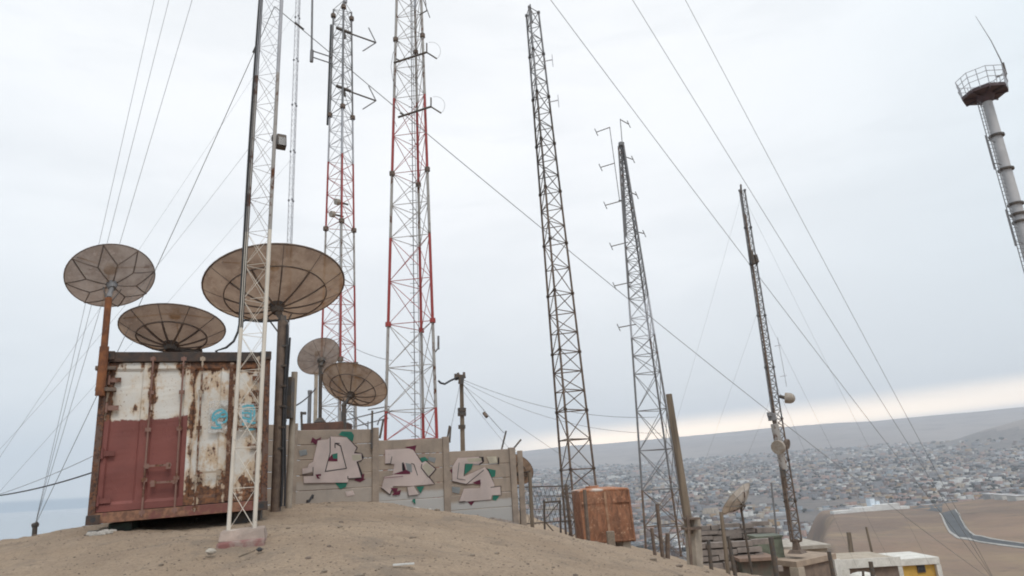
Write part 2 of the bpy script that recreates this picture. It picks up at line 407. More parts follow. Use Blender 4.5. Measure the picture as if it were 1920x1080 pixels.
# road over the brown spur
def drape(pxs, Y0, lift):
    out = []
    for px, py in pxs:
        r = ray(px, py); r = r / r.y; lo = None
        for Yd in np.geomspace(120, 1400, 500):
            q = r * Yd
            if q.z < mesh_z(q.x, q.y): break
            lo = q
        q = lo if lo is not None else r * Y0
        out.append(Vector((q.x, q.y, mesh_z(q.x, q.y) + lift)))
    return out
def strip(name, left, right, m, thick=.0, kind='structure'):
    def res(p, n=40):
        L = [0]
        for a, c in zip(p, p[1:]): L.append(L[-1] + (c - a).length)
        s = np.linspace(0, L[-1], n); a = np.array([tuple(q) for q in p])
        return np.stack([np.interp(s, L, a[:, i]) for i in range(2)], -1)
    a, c = res(left), res(right); k = 6; vs = []; fs = []
    for i in range(len(a)):
        for j in range(k + 1):
            q = a[i] + (c[i] - a[i]) * j / k
            vs.append((q[0], q[1], mesh_z(q[0], q[1]) + .12 + thick))
    for i in range(len(a) - 1):
        for j in range(k): fs.append((i * (k + 1) + j, i * (k + 1) + j + 1, (i + 1) * (k + 1) + j + 1, (i + 1) * (k + 1) + j))
    b = MB(); b.add(vs, fs, 0, True)
    if thick:   # side faces of the kerb
        for jj_ in (0, k):
            vv = []
            for i in range(len(a)):
                x, y, z = vs[i * (k + 1) + jj_]; vv += [(x, y, z), (x, y, z - thick - .3)]
            b.add(vv, [(2 * i, 2 * i + 1, 2 * i + 3, 2 * i + 2) for i in range(len(a) - 1)])
    return tag(b.build(name, m), kind=kind)
asphalt = mat('asphalt', (.085, .09, .097), (.065, .07, .075), .05, .9, bump=0)
kerbm = mat('kerb_concrete', (.42, .40, .375), (.32, .30, .275), .2, .9, bump=0)
EL = [(1764, 962), (1773, 980), (1783, 997), (1799, 1008), (1830, 1014), (1880, 1021), (1925, 1027)]
ER = [(1790, 955), (1800, 972), (1812, 993), (1826, 1005), (1850, 1010), (1885, 1016), (1925, 1021)]
OL = [(1761, 962.5), (1770, 981), (1780, 999), (1797, 1010.6), (1830, 1016.2), (1880, 1023.4), (1925, 1029.6)]
OR = [(1793, 955), (1803, 971.5), (1815, 991.8), (1828, 1003.2), (1851, 1008), (1886, 1014), (1925, 1019)]
strip('road', drape(EL, 480, 0), drape(ER, 480, 0), asphalt)
strip('pavement', drape(OL, 480, 0), drape(EL, 480, 0), kerbm, .25)
strip('pavement', drape(ER, 480, 0), drape(OR, 480, 0), kerbm, .25)
strip('road', drape([(1700, 947), (1730, 946), (1768, 944)], 480, 0), drape([(1695, 953), (1730, 956), (1766, 960)], 480, 0), asphalt)
# ------------------------------------------------------------------ shipping container (door end towards the camera)
BL, BR, TL = P(162, 984, 9.55), P(500, 961, 10.5), P(189, 662, 9.58)
cx = (BR - BL); Wc = cx.length; cx.normalize()
czz = Vector((-.05, 0, 2.44)).normalized(); Hc = 2.43; cx = (cx - czz * cx.dot(czz)).normalized()
cy = czz.cross(cx)
CM = Matrix((cx, cy, czz)).transposed().to_4x4(); CM.translation = BL
print('container W,H', Wc, Hc, 'slope', math.degrees(math.atan2(cx.y, cx.x)))
Lc = 4.6
cont = thing('shipping_container', 'old rusty shipping container with half red, half cream doors, standing on sandy ground', 'container')
cont.matrix_world = CM
def rust_door(name, red):
    t = NT(name); co = t.coord(); x, y, z = t.sep(co)
    n = t.noise(5.5, 8, .68); st = t.noise(8, 6, .65, t.coord('Object', (1, 1, .25))); big = t.noise(2.1, 5, .6)
    # rust creeps in from the edges of each pressed panel and at top and bottom
    px = t.math('PINGPONG', t.math('SUBTRACT', x, .14), Wc * .118)
    edge = t.math('SUBTRACT', 1.0, t.step(px, .0, .09))
    low = t.math('SUBTRACT', 1.0, t.step(z, .12, .75)); top = t.step(z, Hc - .42, Hc - .18)
    a = t.math('ADD', t.math('MULTIPLY', n, .36), t.math('ADD', t.math('MULTIPLY', st, .44), t.math('MULTIPLY', big, .35)))
    a = t.math('ADD', a, t.math('MULTIPLY', edge, .085 if not red else .125))
    a = t.math('ADD', a, t.math('MULTIPLY', t.math('MAXIMUM', low, top), .12 if not red else .0))
    a = t.math('ADD', a, t.math('MULTIPLY', top, .10))
    f = t.step(a, .622 if not red else .635, .66 if not red else .67)
    rc = t.mix(t.step(t.noise(17, 5, .7), .35, .62), (.23, .095, .04), (.075, .038, .025))
    cream = t.mix(t.step(t.noise(3, 4), .4, .65), (.60, .50, .39), (.66, .61, .545))
    grey = t.mix(t.step(big, .38, .62), (.66, .63, .585), cream)
    # pale patches where someone painted over the rust
    base = grey
    spk = t.math('MULTIPLY', t.step(t.noise(30, 3, .6), .64, .70), .8)
    base = t.mix(spk, base, (.28, .17, .1))
    out = t.mix(f, base, rc)
    # dried yellowish primer ring round the rust
    ring = t.math('SUBTRACT', t.step(a, .56 if not red else .60, .63 if not red else .66), f, clamp=True)
    out = t.mix(t.math('MULTIPLY', ring, .8), out, (.52, .36, .22))
    if red:
        wob = t.math('ADD', t.math('MULTIPLY', t.noise(4.5, 6, .7), .20), -.10)
        lim = t.math('ADD', Hc * .585, t.math('MULTIPLY', t.step(x, .5, 1.2), .04))
        r = t.step(t.math('SUBTRACT', t.math('ADD', lim, wob), z), -.012, .012)
        redc = t.mix(t.step(t.noise(1.8, 5), .35, .65), (.225, .071, .058), (.185, .059, .049))
        redc = t.mix(t.math('MULTIPLY', t.step(t.noise(14, 5, .7), .6, .72), .5), redc, (.13, .036, .032))
        scr = t.step(t.math('ADD', t.noise(7, 8, .7, t.coord('Object', (1, 1, .6))), t.math('MULTIPLY', t.step(z, .36, .0), .22)), .74, .79)
        redc = t.mix(scr, redc, (.30, .16, .09))
        out = t.mix(r, out, redc)
    t.bump(t.math('ADD', f, t.math('MULTIPLY', n, .3)), .3, .006)
    return t.col(out, .72)
dl, dr = rust_door('door_paint_red_cream', True), rust_door('door_paint_cream', False)
frame_m = painted('container_frame', (.13, .075, .055), rust=(.19, .08, .04), rust2=(.05, .03, .025), amount=.75, scale=6)
sill_m = painted('container_sill', (.20, .07, .055), rust=(.30, .15, .09), rust2=(.16, .08, .055), amount=.75, scale=3)
dark_m = mat('container_tar', (.045, .038, .036), (.09, .055, .04), 7, .8)
side_m = painted('container_side', (.34, .26, .2), rust=(.17, .07, .035), amount=.75, scale=3)
for x0, y0 in ((0, .06), (Wc - .09, .06), (0, Lc - .06), (Wc - .09, Lc - .06)):
    b = MB(); b.box((x0 + .045, y0, Hc / 2), (.09, .14, Hc - .02)); b.build('corner_post', frame_m, cont, True, .006)
for y_, w_ in ((.05, .15), (Lc - .05, .12)):
    b = MB(); b.box((Wc / 2, y_, Hc - .075), (Wc - .18, w_, .15)); b.build('top_rail', dark_m, cont, True, .006)
b = MB(); b.box((Wc / 2, .05, .07), (Wc - .18, .16, .14)); b.build('door_sill', sill_m, cont, True, .006)
for x in (.045, Wc - .045):
    b = MB(); b.beam((x, .14, .08), (x, Lc - .14, .08), .07, .15); b.build('bottom_rail', sill_m, cont, True, .006)
    b = MB(); b.beam((x, .14, Hc - .06), (x, Lc - .14, Hc - .06), .06, .1); b.build('top_rail', dark_m, cont, True, .006)
for i, (x, z) in enumerate([(.0, 0), (Wc, 0), (0, Hc), (Wc, Hc)]):
    b = MB(); s = 1 if x < .1 else -1
    b.box((x + s * .075, .045, z + (.055 if z < .1 else -.055)), (.17, .19, .13))
    b.tube((x + s * .08, -.052, z + (.055 if z < .1 else -.055)), (x + s * .08, -.049, z + (.055 if z < .1 else -.055)), .034, 10, mi=1)
    b.build('corner_casting', [dark_m, M['black']], cont, True, .008)
# corrugated sides, back and roof
def corr(p0, dx, dz, L, H, n, amp, nrm):
    vs, fs = [], []; prof = [(0, 0), (.25, 0), (.37, 1), (.63, 1), (.75, 0)]
    xs = [((i + u) / n, a) for i in range(n) for u, a in prof] + [(1, 0)]
    for u, a in xs:
        q = p0 + dx * (u * L) + nrm * (-amp * a); vs += [q, q + dz * H]
    for i in range(len(xs) - 1): fs.append((2 * i, 2 * i + 2, 2 * i + 3, 2 * i + 1))
    return vs, fs
V = Vector
b = MB(); b.add(*corr(V((.02, .14, .15)), V((0, 1, 0)), V((0, 0, 1)), Lc - .26, Hc - .27, 14, .036, V((-1, 0, 0)))); b.build('side_wall', side_m, cont, True)
b = MB(); b.add(*corr(V((Wc - .02, .14, .15)), V((0, 1, 0)), V((0, 0, 1)), Lc - .26, Hc - .27, 14, .036, V((1, 0, 0)))); b.build('side_wall', side_m, cont, True)
b = MB(); b.add(*corr(V((.09, Lc - .03, .15)), V((1, 0, 0)), V((0, 0, 1)), Wc - .18, Hc - .27, 7, .036, V((0, 1, 0)))); b.build('end_wall', side_m, cont, True)
b = MB(); b.add(*corr(V((.06, .12, Hc - .03)), V((0, 1, 0)), V((1, 0, 0)), Lc - .24, Wc - .12, 16, .02, V((0, 0, 1)))); b.build('roof', side_m, cont, True)
b = MB(); b.box((Wc / 2, Lc / 2, .12), (Wc - .12, Lc - .26, .05))
for k in range(8): b.box((Wc / 2, .5 + k * .55, .06), (Wc - .14, .06, .1))
b.build('floor_pan', dark_m, cont, True)
# doors: pressed panels between upright ribs
def door(x0, x1, m):
    b = MB(); z0, z1 = .15, Hc - .16; y = .012
    ws = x1 - x0
    prof = [(0, 0), (.05, 0), (.07, 1), (.40, 1), (.425, 0), (.54, 0), (.565, 1), (.93, 1), (.95, 0), (1, 0)]
    zs = [z0, z0 + .09, z0 + .13] + list(np.linspace(z0 + .16, z1 - .16, 26)) + [z1 - .13, z1 - .09, z1]
    vs = []
    for k, z in enumerate(zs):
        e = 0 if k in (0, 1, len(zs) - 1, len(zs) - 2) else 1
        for u, a in prof:
            dent = .020 * fractal(x0 + u * ws + 3.7, z, 1.9, 3) if 0 < k < len(zs) - 1 and 0 < u < 1 else 0
            vs.append((x0 + u * ws, y + .032 * a * e + dent * e, z))
    n = len(prof); fs = [(k * n + i, k * n + i + 1, (k + 1) * n + i + 1, (k + 1) * n + i) for k in range(len(zs) - 1) for i in range(n - 1)]
    b.add(vs, fs, 0, False)
    for xx in (x0, x1): b.box((xx, y + .03, (z0 + z1) / 2), (.014, .055, z1 - z0))
    return b.build('door', m, cont, True)
xm = Wc * .505
dL = door(.10, xm - .006, dl); dR = door(xm + .006, Wc - .10, dr)
tag(dL, 'door red brown below and cream above'); tag(dR, 'cream door eaten by rust')
def lockbar(xb, par, m, hz, hs):
    b = MB(); b.tube((xb, -.024, .05), (xb, -.024, Hc - .07), .015, 8)
    for z in (.10, .55, Hc * .52, Hc - .62, Hc - .11): b.box((xb, -.016, z), (.075, .035, .055))
    o = b.build('locking_bar', m, par, True)
    b = MB(); b.box((xb + hs * .16, -.042, hz), (.36, .014, .03)); b.box((xb + hs * .02, -.035, hz), (.05, .03, .07)); b.box((xb + hs * .3, -.03, hz - .01), (.06, .035, .09))
    b.build('handle', m, o, True)
redm = mat('door_red_metal', (.21, .068, .056), (.16, .052, .043), 6, .75)
hingem = painted('hinge_paint', (.36, .27, .2), rust=(.2, .085, .045), amount=.85, scale=8)
barm = painted('locking_bar_paint', (.24, .13, .10), rust=(.2, .09, .05), amount=.6, scale=6)
barc = painted('locking_bar_cream', (.42, .33, .25), rust=(.2, .085, .045), amount=.7, scale=6)
lockbar(Wc * .285, dL, barm, .74, 1); lockbar(Wc * .462, dL, barm, .50, -1)
lockbar(Wc * .575, dR, barc, .60, 1); lockbar(Wc * .925, dR, barc, 1.25, -1)
b = MB()
b.box((Wc * .755, -.004, Hc / 2), (.06, .05, Hc - .34))
b.build('centre_rib', painted('rib_rust', (.3, .2, .14), rust=(.17, .075, .04), amount=.95, scale=7), dR, True)
for x, dd, dp, hm_ in ((.11, 1, dL, None), (Wc - .11, -1, dR, None)):
    for z in (.3, .95, 1.6, Hc - .42):
        b = MB(); b.box((x + dd * .07, -.001, z), (.17, .022, .07)); b.tube((x, -.012, z - .07), (x, -.012, z + .07), .018, 8); b.build('hinge', (hingem if dd < 0 else (barm if z > 1.5 else redm)), dp, True)
# blue painted marks on the right door
door_p0, door_n = CM @ V((0, .006, 0)), (CM.to_3x3() @ V((0, -1, 0)))
CI = CM.inverted()
def door_pt(x, y, lift): return CI @ (on_plane(x, y, door_p0, door_n) + door_n * lift)
def zt4(x, y): return 380 + x / 12.0, 740 + y / 12.0
blue = mat('spray_blue', (.09, .36, .45), (.16, .42, .48), 30, .8, bump=0); blue2 = mat('spray_pale_blue', (.36, .52, .58), (.5, .56, .6), 30, .8, bump=0)
palep = graf('overpaint', (.60, .575, .545), .95, .42, .56)
b = MB()
for pol in ([(140, 150), (600, 130), (590, 860), (120, 870)], [(830, 190), (1200, 210), (1200, 830), (810, 830)]):
    b.add([door_pt(*zt4(*q), .0305) for q in pol], [(0, 1, 2, 3)])
pp = b.build('paint_patch', palep, dR, True)
def strokes(lines, w, m, lift, name='painted_mark'):
    b = MB()
    for ln in lines:
        for (x1, y1), (x2, y2) in zip(ln, ln[1:]):
            dx, dy = x2 - x1, y2 - y1; L = math.hypot(dx, dy) or 1; nx, ny = -dy / L * w, dx / L * w; ex, ey = dx / L * w * .5, dy / L * w * .5
            lf = lift; lift += .0002
            b.add([door_pt(*zt4(x1 + nx - ex, y1 + ny - ey), lf), door_pt(*zt4(x1 - nx - ex, y1 - ny - ey), lf), door_pt(*zt4(x2 - nx + ex, y2 - ny + ey), lf), door_pt(*zt4(x2 + nx + ex, y2 + ny + ey), lf)], [(0, 1, 2, 3)])
    return b.build(name, m, dR, True)
strokes([[(250, 430), (320, 370), (420, 340), (500, 380), (550, 450), (560, 540), (500, 620), (460, 630)], [(250, 430), (220, 520), (240, 590), (340, 520), (410, 420), (500, 400)],
         [(270, 500), (340, 460), (400, 500), (480, 500), (540, 470)], [(200, 740), (280, 760), (420, 740)], [(300, 600), (320, 680), (400, 690)]], 24, blue, .033)
strokes([[(900, 280), (1000, 250), (1130, 260), (1160, 330), (1160, 560)], [(890, 420), (1010, 410), (1080, 440), (1080, 560), (900, 520)], [(950, 340), (1090, 340), (1100, 400)],
         [(900, 650), (930, 730), (1060, 790), (1180, 770)], [(1010, 600), (1100, 640), (1180, 640)]], 24, blue, .033)
strokes([[(900, 330), (920, 600), (1100, 600)], [(1000, 480), (1150, 470)], [(330, 640), (440, 640)]], 20, blue2, .0325)
# blocks under the container
def block(name, label, c, sz, m, rz=0, cat='block', parent=None, group=None):
    b = MB(); Mx = Matrix.Rotation(rz, 3, 'Z')
    b.box(c, sz, Mx); o = b.build(name, m, bevel=.012)
    return tag(o, label, cat, group)
q = CM @ V((.42, .4, -.09)); block('timber_block', 'dark green block under the left corner of the rusty container', (q.x, q.y, q.z - .02), (.3, .5, .2), mat('dark_green_block', (.035, .06, .04), (.03, .03, .028), 8, .8), .3)
q = CM @ V((Wc - .25, .5, -.16)); block('timber_block', 'dark block under the right corner of the rusty container', (q.x, q.y, q.z - .1), (.4, .5, .5), M['dark_steel'], .3)
for k, xx in enumerate((.6, Wc - .5)):
    q = CM @ V((xx, Lc - .4, -.2)); block('timber_block', ['block under the far left end of the rusty container', 'block under the far right end of the rusty container'][k], (q.x, q.y, q.z - .25), (.4, .5, .9), M['concrete'], .3)
# ------------------------------------------------------------------ dishes
def dish(name, label, c0, Y, wmaj, ratio, psi, foot, m, fd=.36, nrib=12, ring=.68, star=False, pole_r=.05, pole_m='brown_steel', rib_m='brown_steel', mount_top=None, hubr=.12, rib_w=.012, feed=True, group='satellite dishes around the hilltop', away=1, wide=1.0):
    c = P(*c0, Y); v = c.normalized(); r_ = (RI - v * RI.dot(v)).normalized(); u_ = r_.cross(v) ; u_ = u_ if u_.dot(UP) > 0 else -u_
    s = math.sqrt(1 - ratio * ratio); ps = math.radians(psi)
    a = (r_ * math.cos(ps) + u_ * math.sin(ps)) * s + v * (ratio * away)
    a.normalize(); R = wmaj * mpp(c) / 2
    e1 = a.orthogonal().normalized(); e2 = a.cross(e1)
    # bring e1 into the horizontal plane so that ribs sit symmetric about the upright
    e1 = Z.cross(a).normalized(); e2 = a.cross(e1)
    depth = R / (8 * fd) * 1.0; hub = c - a * depth
    def pt(rho, th, off=0):
        return hub + (e1 * math.cos(th) + e2 * math.sin(th)) * (R * rho) + a * (depth * rho * rho - off)
    foot = Vector(foot)
    o = thing(name, label, 'satellite dish', foot, group)
    b = MB(); NR, NS = 9, 48; vs = [pt(0, 0)]
    for i in range(1, NR + 1):
        for j in range(NS): vs.append(pt(i / NR, 2 * math.pi * j / NS))
    fs = [(0, 1 + j, 1 + (j + 1) % NS) for j in range(NS)] + [(1 + i * NS + j, 1 + (i + 1) * NS + j, 1 + (i + 1) * NS + (j + 1) % NS, 1 + i * NS + (j + 1) % NS) for i in range(NR - 1) for j in range(NS)]
    b.add(vs, fs, 0, True)
    refl = b.build('reflector', m, o)
    b = MB(); b.path([pt(1, 2 * math.pi * j / 48) for j in range(48)], R * .014, 5, closed=True); b.build('rim', M[rib_m], o)
    if star:
        b = MB(); n = 8; off = .02
        for k in range(n):
            th = 2 * math.pi * k / n + math.pi / 2
            b.path([pt(.08 + (.56 - .08) * i / 4, th, off) for i in range(5)], rib_w, 4)
            for d in (-1, 1):
                pa, pb = np.array([.56 * math.cos(th), .56 * math.sin(th)]), np.array([math.cos(th + d * math.pi / n), math.sin(th + d * math.pi / n)]); ln_ = [pa + (pb - pa) * i / 4 for i in range(5)]
                b.path([pt(math.hypot(*q), math.atan2(q[1], q[0]), off) for q in ln_], rib_w, 4)
        b.build('rib_web', M[rib_m], o)
    else:
        for k in range(nrib):
            th = 2 * math.pi * (k + .5) / nrib
            b = MB(); b.path([pt(.06 + (ring - .06) * i / 5, th, .02 + .05 * R * (1 - i / 5)) for i in range(6)], rib_w * 1.5, 4)
            b.path([pt(ring + (1 - ring) * i / 4, th, .008) for i in range(5)], rib_w * .5, 4)
            b.build('rib', M[rib_m], o)
        if ring: b = MB(); b.path([pt(ring, 2 * math.pi * j / 40, .015) for j in range(40)], rib_w * 1.1, 4, closed=True); b.build('ring', M[rib_m], o)
    # hub and mount
    mt = hub - a * (.16 * R + .1) if mount_top is None else Vector(mount_top)
    b = MB(); b.tube(hub - a * .0, hub - a * (.12 * R + .03), hubr * 1.25 * R, 12, hubr * .8 * R); b.tube(hub - a * (.12 * R), mt, hubr * .5 * R, 8)
    b.box(mt, (hubr * R * .9, hubr * R * 1.1, hubr * R * 1.1), Matrix((e1, a, -e2)).transposed())
    hb = b.build('mount', M['dark_steel' if not star else 'grey_steel'], o)
    b = MB(); b.tube((hub - a * .15 * R + e1 * .2 * R), mt - Z * .25 * R, rib_w * 1.2, 5); b.tube((hub - a * .15 * R - e1 * .2 * R), mt - Z * .25 * R, rib_w * 1.2, 5); b.build('strut', M['dark_steel'], hb)
    b = MB(); b.tube(foot, mt - Z * .02, pole_r, 10); pole = b.build('pole', M[pole_m], o)
    if feed:
        fp = hub + a * (2 * R * fd); b = MB(); b.tube(fp - a * .06, fp + a * .08, .05, 10); b.tube(fp - a * .08, fp - a * .05, .09, 10)
        fh = b.build('feed_horn', M['white_plastic'], o)
        for k in range(3):
            b = MB(); b.tube(pt(.95, 2 * math.pi * k / 3 + .5), fp, .01, 5); b.build('feed_leg', M['grey_steel'], o)
    return o, pole, mt, pt
f1 = P(187, 742, 9.5)
d1, d1p, d1m, _ = dish('satellite_dish', 'brown mesh dish with petal shaped ribs on the rusty pole at the container corner', (208, 518), 9.7, 146, .80, 95, f1, M['dish_mesh_grey'], star=True, pole_r=.047, pole_m='rust', mount_top=P(204, 556, 9.45), rib_w=.009, hubr=.11)
b = MB(); b.tube(f1, P(196, 650, 9.47), .062, 10); b.build('pole_sleeve', M['rust'], d1p)
for y_ in (690, 730):
    q = P(188, y_, 9.5); b = MB(); b.beam(q + Vector((-.07, 0, 0)), q + Vector((.16, .12, 0)), .14, .05); b.build('bracket', M['brown_steel'], d1p)
roof_q = CM @ V((1.25, 1.15, Hc))
d2 = dish('satellite_dish', 'wide brown mesh dish lying low on the container roof', (325, 616), 10.75, 180, .48, 84, roof_q, M['dish_mesh'], nrib=11, ring=.66, pole_r=.06, mount_top=roof_q + Z * .22, hubr=.12)
f3 = P(517, 955, 11.6); f3.z = gz(f3.x, f3.y) - .1
d3, d3p, d3m, _ = dish('satellite_dish', 'largest dish, brown mesh, on the thick pole just right of the container', (517, 535), 11.9, 250, .575, 93, f3, M['dish_mesh'], nrib=11, ring=.72, pole_r=.085, mount_top=P(530, 600, 11.55), hubr=.09, rib_w=.012)
# pole dressings: brackets, cable bundle and switch box
for k in range(6):
    t_ = .33 + k * .105; q = f3.lerp(d3m, t_); b = MB(); b.box(q + Vector((.05, -.02, 0)), (.14, .12, .035)); b.build('clamp', M['dark_steel'], d3p)
b = MB(); b.path([f3.lerp(d3m, t_) + Vector((.10 + .012 * math.sin(9 * t_), -.05, 0)) for t_ in np.linspace(.05, .97, 20)], .026, 6); b.build('cable', M['black'], d3p); b = MB(); b.path([f3.lerp(d3m, t_) + Vector((.135 + .02 * math.sin(7 * t_ + 1), -.02, 0)) for t_ in np.linspace(.05, .9, 20)], .02, 6); b.build('cable', M['black'], d3p)
sb = thing('switch_cabinet', 'narrow dark electrical cabinet on the grey post beside the largest dish pole', 'cabinet', (f3.x + .33, f3.y + .25, gz(f3.x + .33, f3.y + .25)))
b = MB(); q0 = P(538, 785, 11.9); q1 = P(540, 708, 11.9); b.beam(q0, q1, .17, .2); b.build('body', M['dark_steel'], sb, bevel=.008)
b = MB(); b.beam(q0 + Vector((.0, -.11, .1)), q1 + Vector((.0, -.11, -.1)), .12, .012); b.build('door', M['black'], sb)
b = MB(); b.tube((q0.x + .03, q0.y + .15, ORI[sb.name].z - .1), q1 + Vector((.07, .14, .12)), .055, 8); b.build('post', M['concrete'], sb)
# cable from the largest dish down on to the container roof
def wire(name, label, pts, r, m='wire', group=None, cat='wire'):
    b = MB(); b.path(pts, r, 5); return tag(b.build(name, M[m]), label, cat, group)
def sag(p, q, s, n=14):
    p, q = Vector(p), Vector(q); return [p.lerp(q, i / n) - Z * (4 * s * (i / n) * (1 - i / n)) for i in range(n + 1)]
cp = [d3m, P(490, 603, 11.55), P(460, 600, 11.5), P(449, 606, 11.5), P(446, 622, 11.4), P(438, 640, 11.3), P(424, 652, 11.2), P(405, 658, 11.1), CM @ V((Wc * .7, 1.2, Hc + .02)), CM @ V((Wc * .45, 1.1, Hc + .02))]
wire('feed_cable', 'black cable hanging in a curve from the largest dish to the container roof', cp, .022, 'black', cat='cable')
# ------------------------------------------------------------------ precast wall
wx = [482, 551, 703.5, 835, 959]; wY = [15.6, 16.3, 17.35, 18.0, 18.65]
wt = [(795, 797), (806, 805), (824, 823), (845, 843)]
A_ = [P(x, y, Yv) for x, y, Yv in zip(wx, (796, 800, 812, 832, 845), wY)]
wall = thing('concrete_wall', 'stepped precast concrete wall with pink graffiti letters on its panels', 'wall', (A_[2].x, A_[2].y, gz(A_[2].x, A_[2].y)))
panel_info = []
def slab_mat(i, zb):
    t = NT('precast_slab'); n = t.noise(1.6, 7, .65); n2 = t.noise(12, 5, .6); x, y, z = t.sep(t.coord()); st = t.noise(5, 5, .6, t.coord('Object', (1, 1, .12)))
    c = t.mix(t.step(n, .35, .65), (.345, .275, .22), (.265, .215, .175)); c = t.mix(t.math('MULTIPLY', t.step(st, .5, .72), .5), c, (.20, .165, .14)); c = t.mix(t.math('MULTIPLY', t.step(n2, .55, .75), .4), c, (.38, .33, .28))
    zr = 2.05
    lowp = t.math('MULTIPLY', t.math('SUBTRACT', 1.0, t.step(t.math('ADD', z, t.math('MULTIPLY', n, -.3)), zb + .50, zb + .60)), (0, .25, .85, .8)[i])
    c = t.mix(lowp, c, (.43, .42, .41))
    t.bump(n2, .3, .01); return t.col(c, .92)
postm = mat('precast_post', (.345, .275, .22), (.25, .2, .165), 3, .92, bump=.3)
for i in range(4):
    p, q = A_[i].copy(), A_[i + 1].copy()
    d = Vector((q.x - p.x, q.y - p.y, 0)).normalized(); n = Vector((d.y, -d.x, 0)); n = n if n.y < 0 else -n
    zt = on_vert((wt[i][0] + wt[i][1]) / 2, 0, p).z if False else (on_vert(0, wt[i][0], p).z if False else None)
    zl = on_plane(wx[i], wt[i][0], p, n).z; zr = on_plane(wx[i + 1], wt[i][1], p, n).z
    top = (zl + zr) / 2; bot = min(gz(p.x, p.y), gz(q.x, q.y)) - .25
    b = MB(); z = bot; rows = 6; hh = (top - bot) / rows; pi = p + d * .07; qi = q - d * .07
    for k in range(rows):
        th = .03 + random.uniform(-.003, .003); y0 = n * (th); y1 = n * (-th)
        z0, z1 = bot + k * hh + .004, bot + (k + 1) * hh - .004; c_ = .012
        A4 = [Vector((*(pi + y1).xy, 0)), Vector((*(qi + y1).xy, 0)), Vector((*(qi + y0).xy, 0)), Vector((*(pi + y0).xy, 0))]
        vin = n * c_
        b.hexa([A4[0] + Z * z0, A4[1] + Z * z0, A4[2] - vin + Z * z0, A4[3] - vin + Z * z0], [A4[0] + Z * (z0 + c_), A4[1] + Z * (z0 + c_), A4[2] + Z * (z0 + c_), A4[3] + Z * (z0 + c_)])
        b.hexa([A4[0] + Z * (z0 + c_), A4[1] + Z * (z0 + c_), A4[2] + Z * (z0 + c_), A4[3] + Z * (z0 + c_)], [A4[0] + Z * (z1 - c_), A4[1] + Z * (z1 - c_), A4[2] + Z * (z1 - c_), A4[3] + Z * (z1 - c_)])
        b.hexa([A4[0] + Z * (z1 - c_), A4[1] + Z * (z1 - c_), A4[2] + Z * (z1 - c_), A4[3] + Z * (z1 - c_)], [A4[0] + Z * z1, A4[1] + Z * z1, A4[2] - vin + Z * z1, A4[3] - vin + Z * z1])
    po = b.build('panel', slab_mat(i, bot + .25 - ORI[wall.name].z), wall)
    panel_info.append((po, p + n * .037, n, top, bot, d))
for i in range(5):
    p = A_[i]; d = panel_info[min(i, 3)][5]; n = panel_info[min(i, 3)][2]
    top = max(panel_info[j][3] for j in (i - 1, i) if 0 <= j < 4) + .03; bot = gz(p.x, p.y) - .3
    Mx = Matrix((d, -n, Z)).transposed(); b = MB()
    b.box((p.x, p.y, (top + bot) / 2), (.17, .17, top - bot), Mx); b.build('post', postm, wall, bevel=.012)
p = A_[4] + panel_info[3][5] * .24; b = MB(); top = panel_info[3][3] - .06; b.box((p.x, p.y + .05, (top + gz(p.x, p.y) - .3) / 2), (.15, .16, top - gz(p.x, p.y) + .3)); b.build('post', postm, wall, bevel=.012)
for (x0, y0, x1, y1, Yv) in [(697, 842, 698, 770, 17.2), (712, 822, 719, 786, 17.4), (835, 845, 843, 798, 18.2), (843, 830, 845, 800, 18.0), (940, 845, 949, 808, 18.6), (954, 852, 977, 824, 18.7)]:
    b = MB(); b.beam(P(x0, y0, Yv), P(x1, y1, Yv), .045, .045); b.build('wire_arm', M['dark_steel'], wall)
# graffiti (traced in the enlarged view, laid on each panel as thin paint)
def zg(x, y): return 540 + x / 4.364, 790 + y / 4.362
def paint(pi, polys):
    po, p0, n, *_ = panel_info[pi]; b = MB(); k = 0
    for mi_, pol in polys:
        k += 1
        b.add([on_plane(*zg(*q), p0 + n * (.0008 * k), n) for q in pol], [tuple(range(len(pol)))[::-1]], mi_)
        b.build('graffiti', GR, po)
def line(mi_, pts, w=5):
    out = []
    for (x1, y1), (x2, y2) in zip(pts, pts[1:]):
        L = math.hypot(x2 - x1, y2 - y1) or 1; nx, ny = -(y2 - y1) / L * w / 2, (x2 - x1) / L * w / 2; ex, ey = (x2 - x1) / L * w * .4, (y2 - y1) / L * w * .4
        out.append((mi_, [(x1 + nx - ex, y1 + ny - ey), (x1 - nx - ex, y1 - ny - ey), (x2 - nx + ex, y2 - ny + ey), (x2 + nx + ex, y2 + ny + ey)]))
    return out
PK, BK, MR, TL_, CR, GB = range(6)
O1 = [(130, 505), (128, 450), (205, 445), (200, 415), (118, 432), (118, 385), (160, 378), (170, 350), (205, 330), (245, 155), (330, 145), (345, 125), (480, 130), (560, 215), (540, 262), (600, 265), (605, 315), (560, 330), (600, 460), (500, 468), (490, 500)]
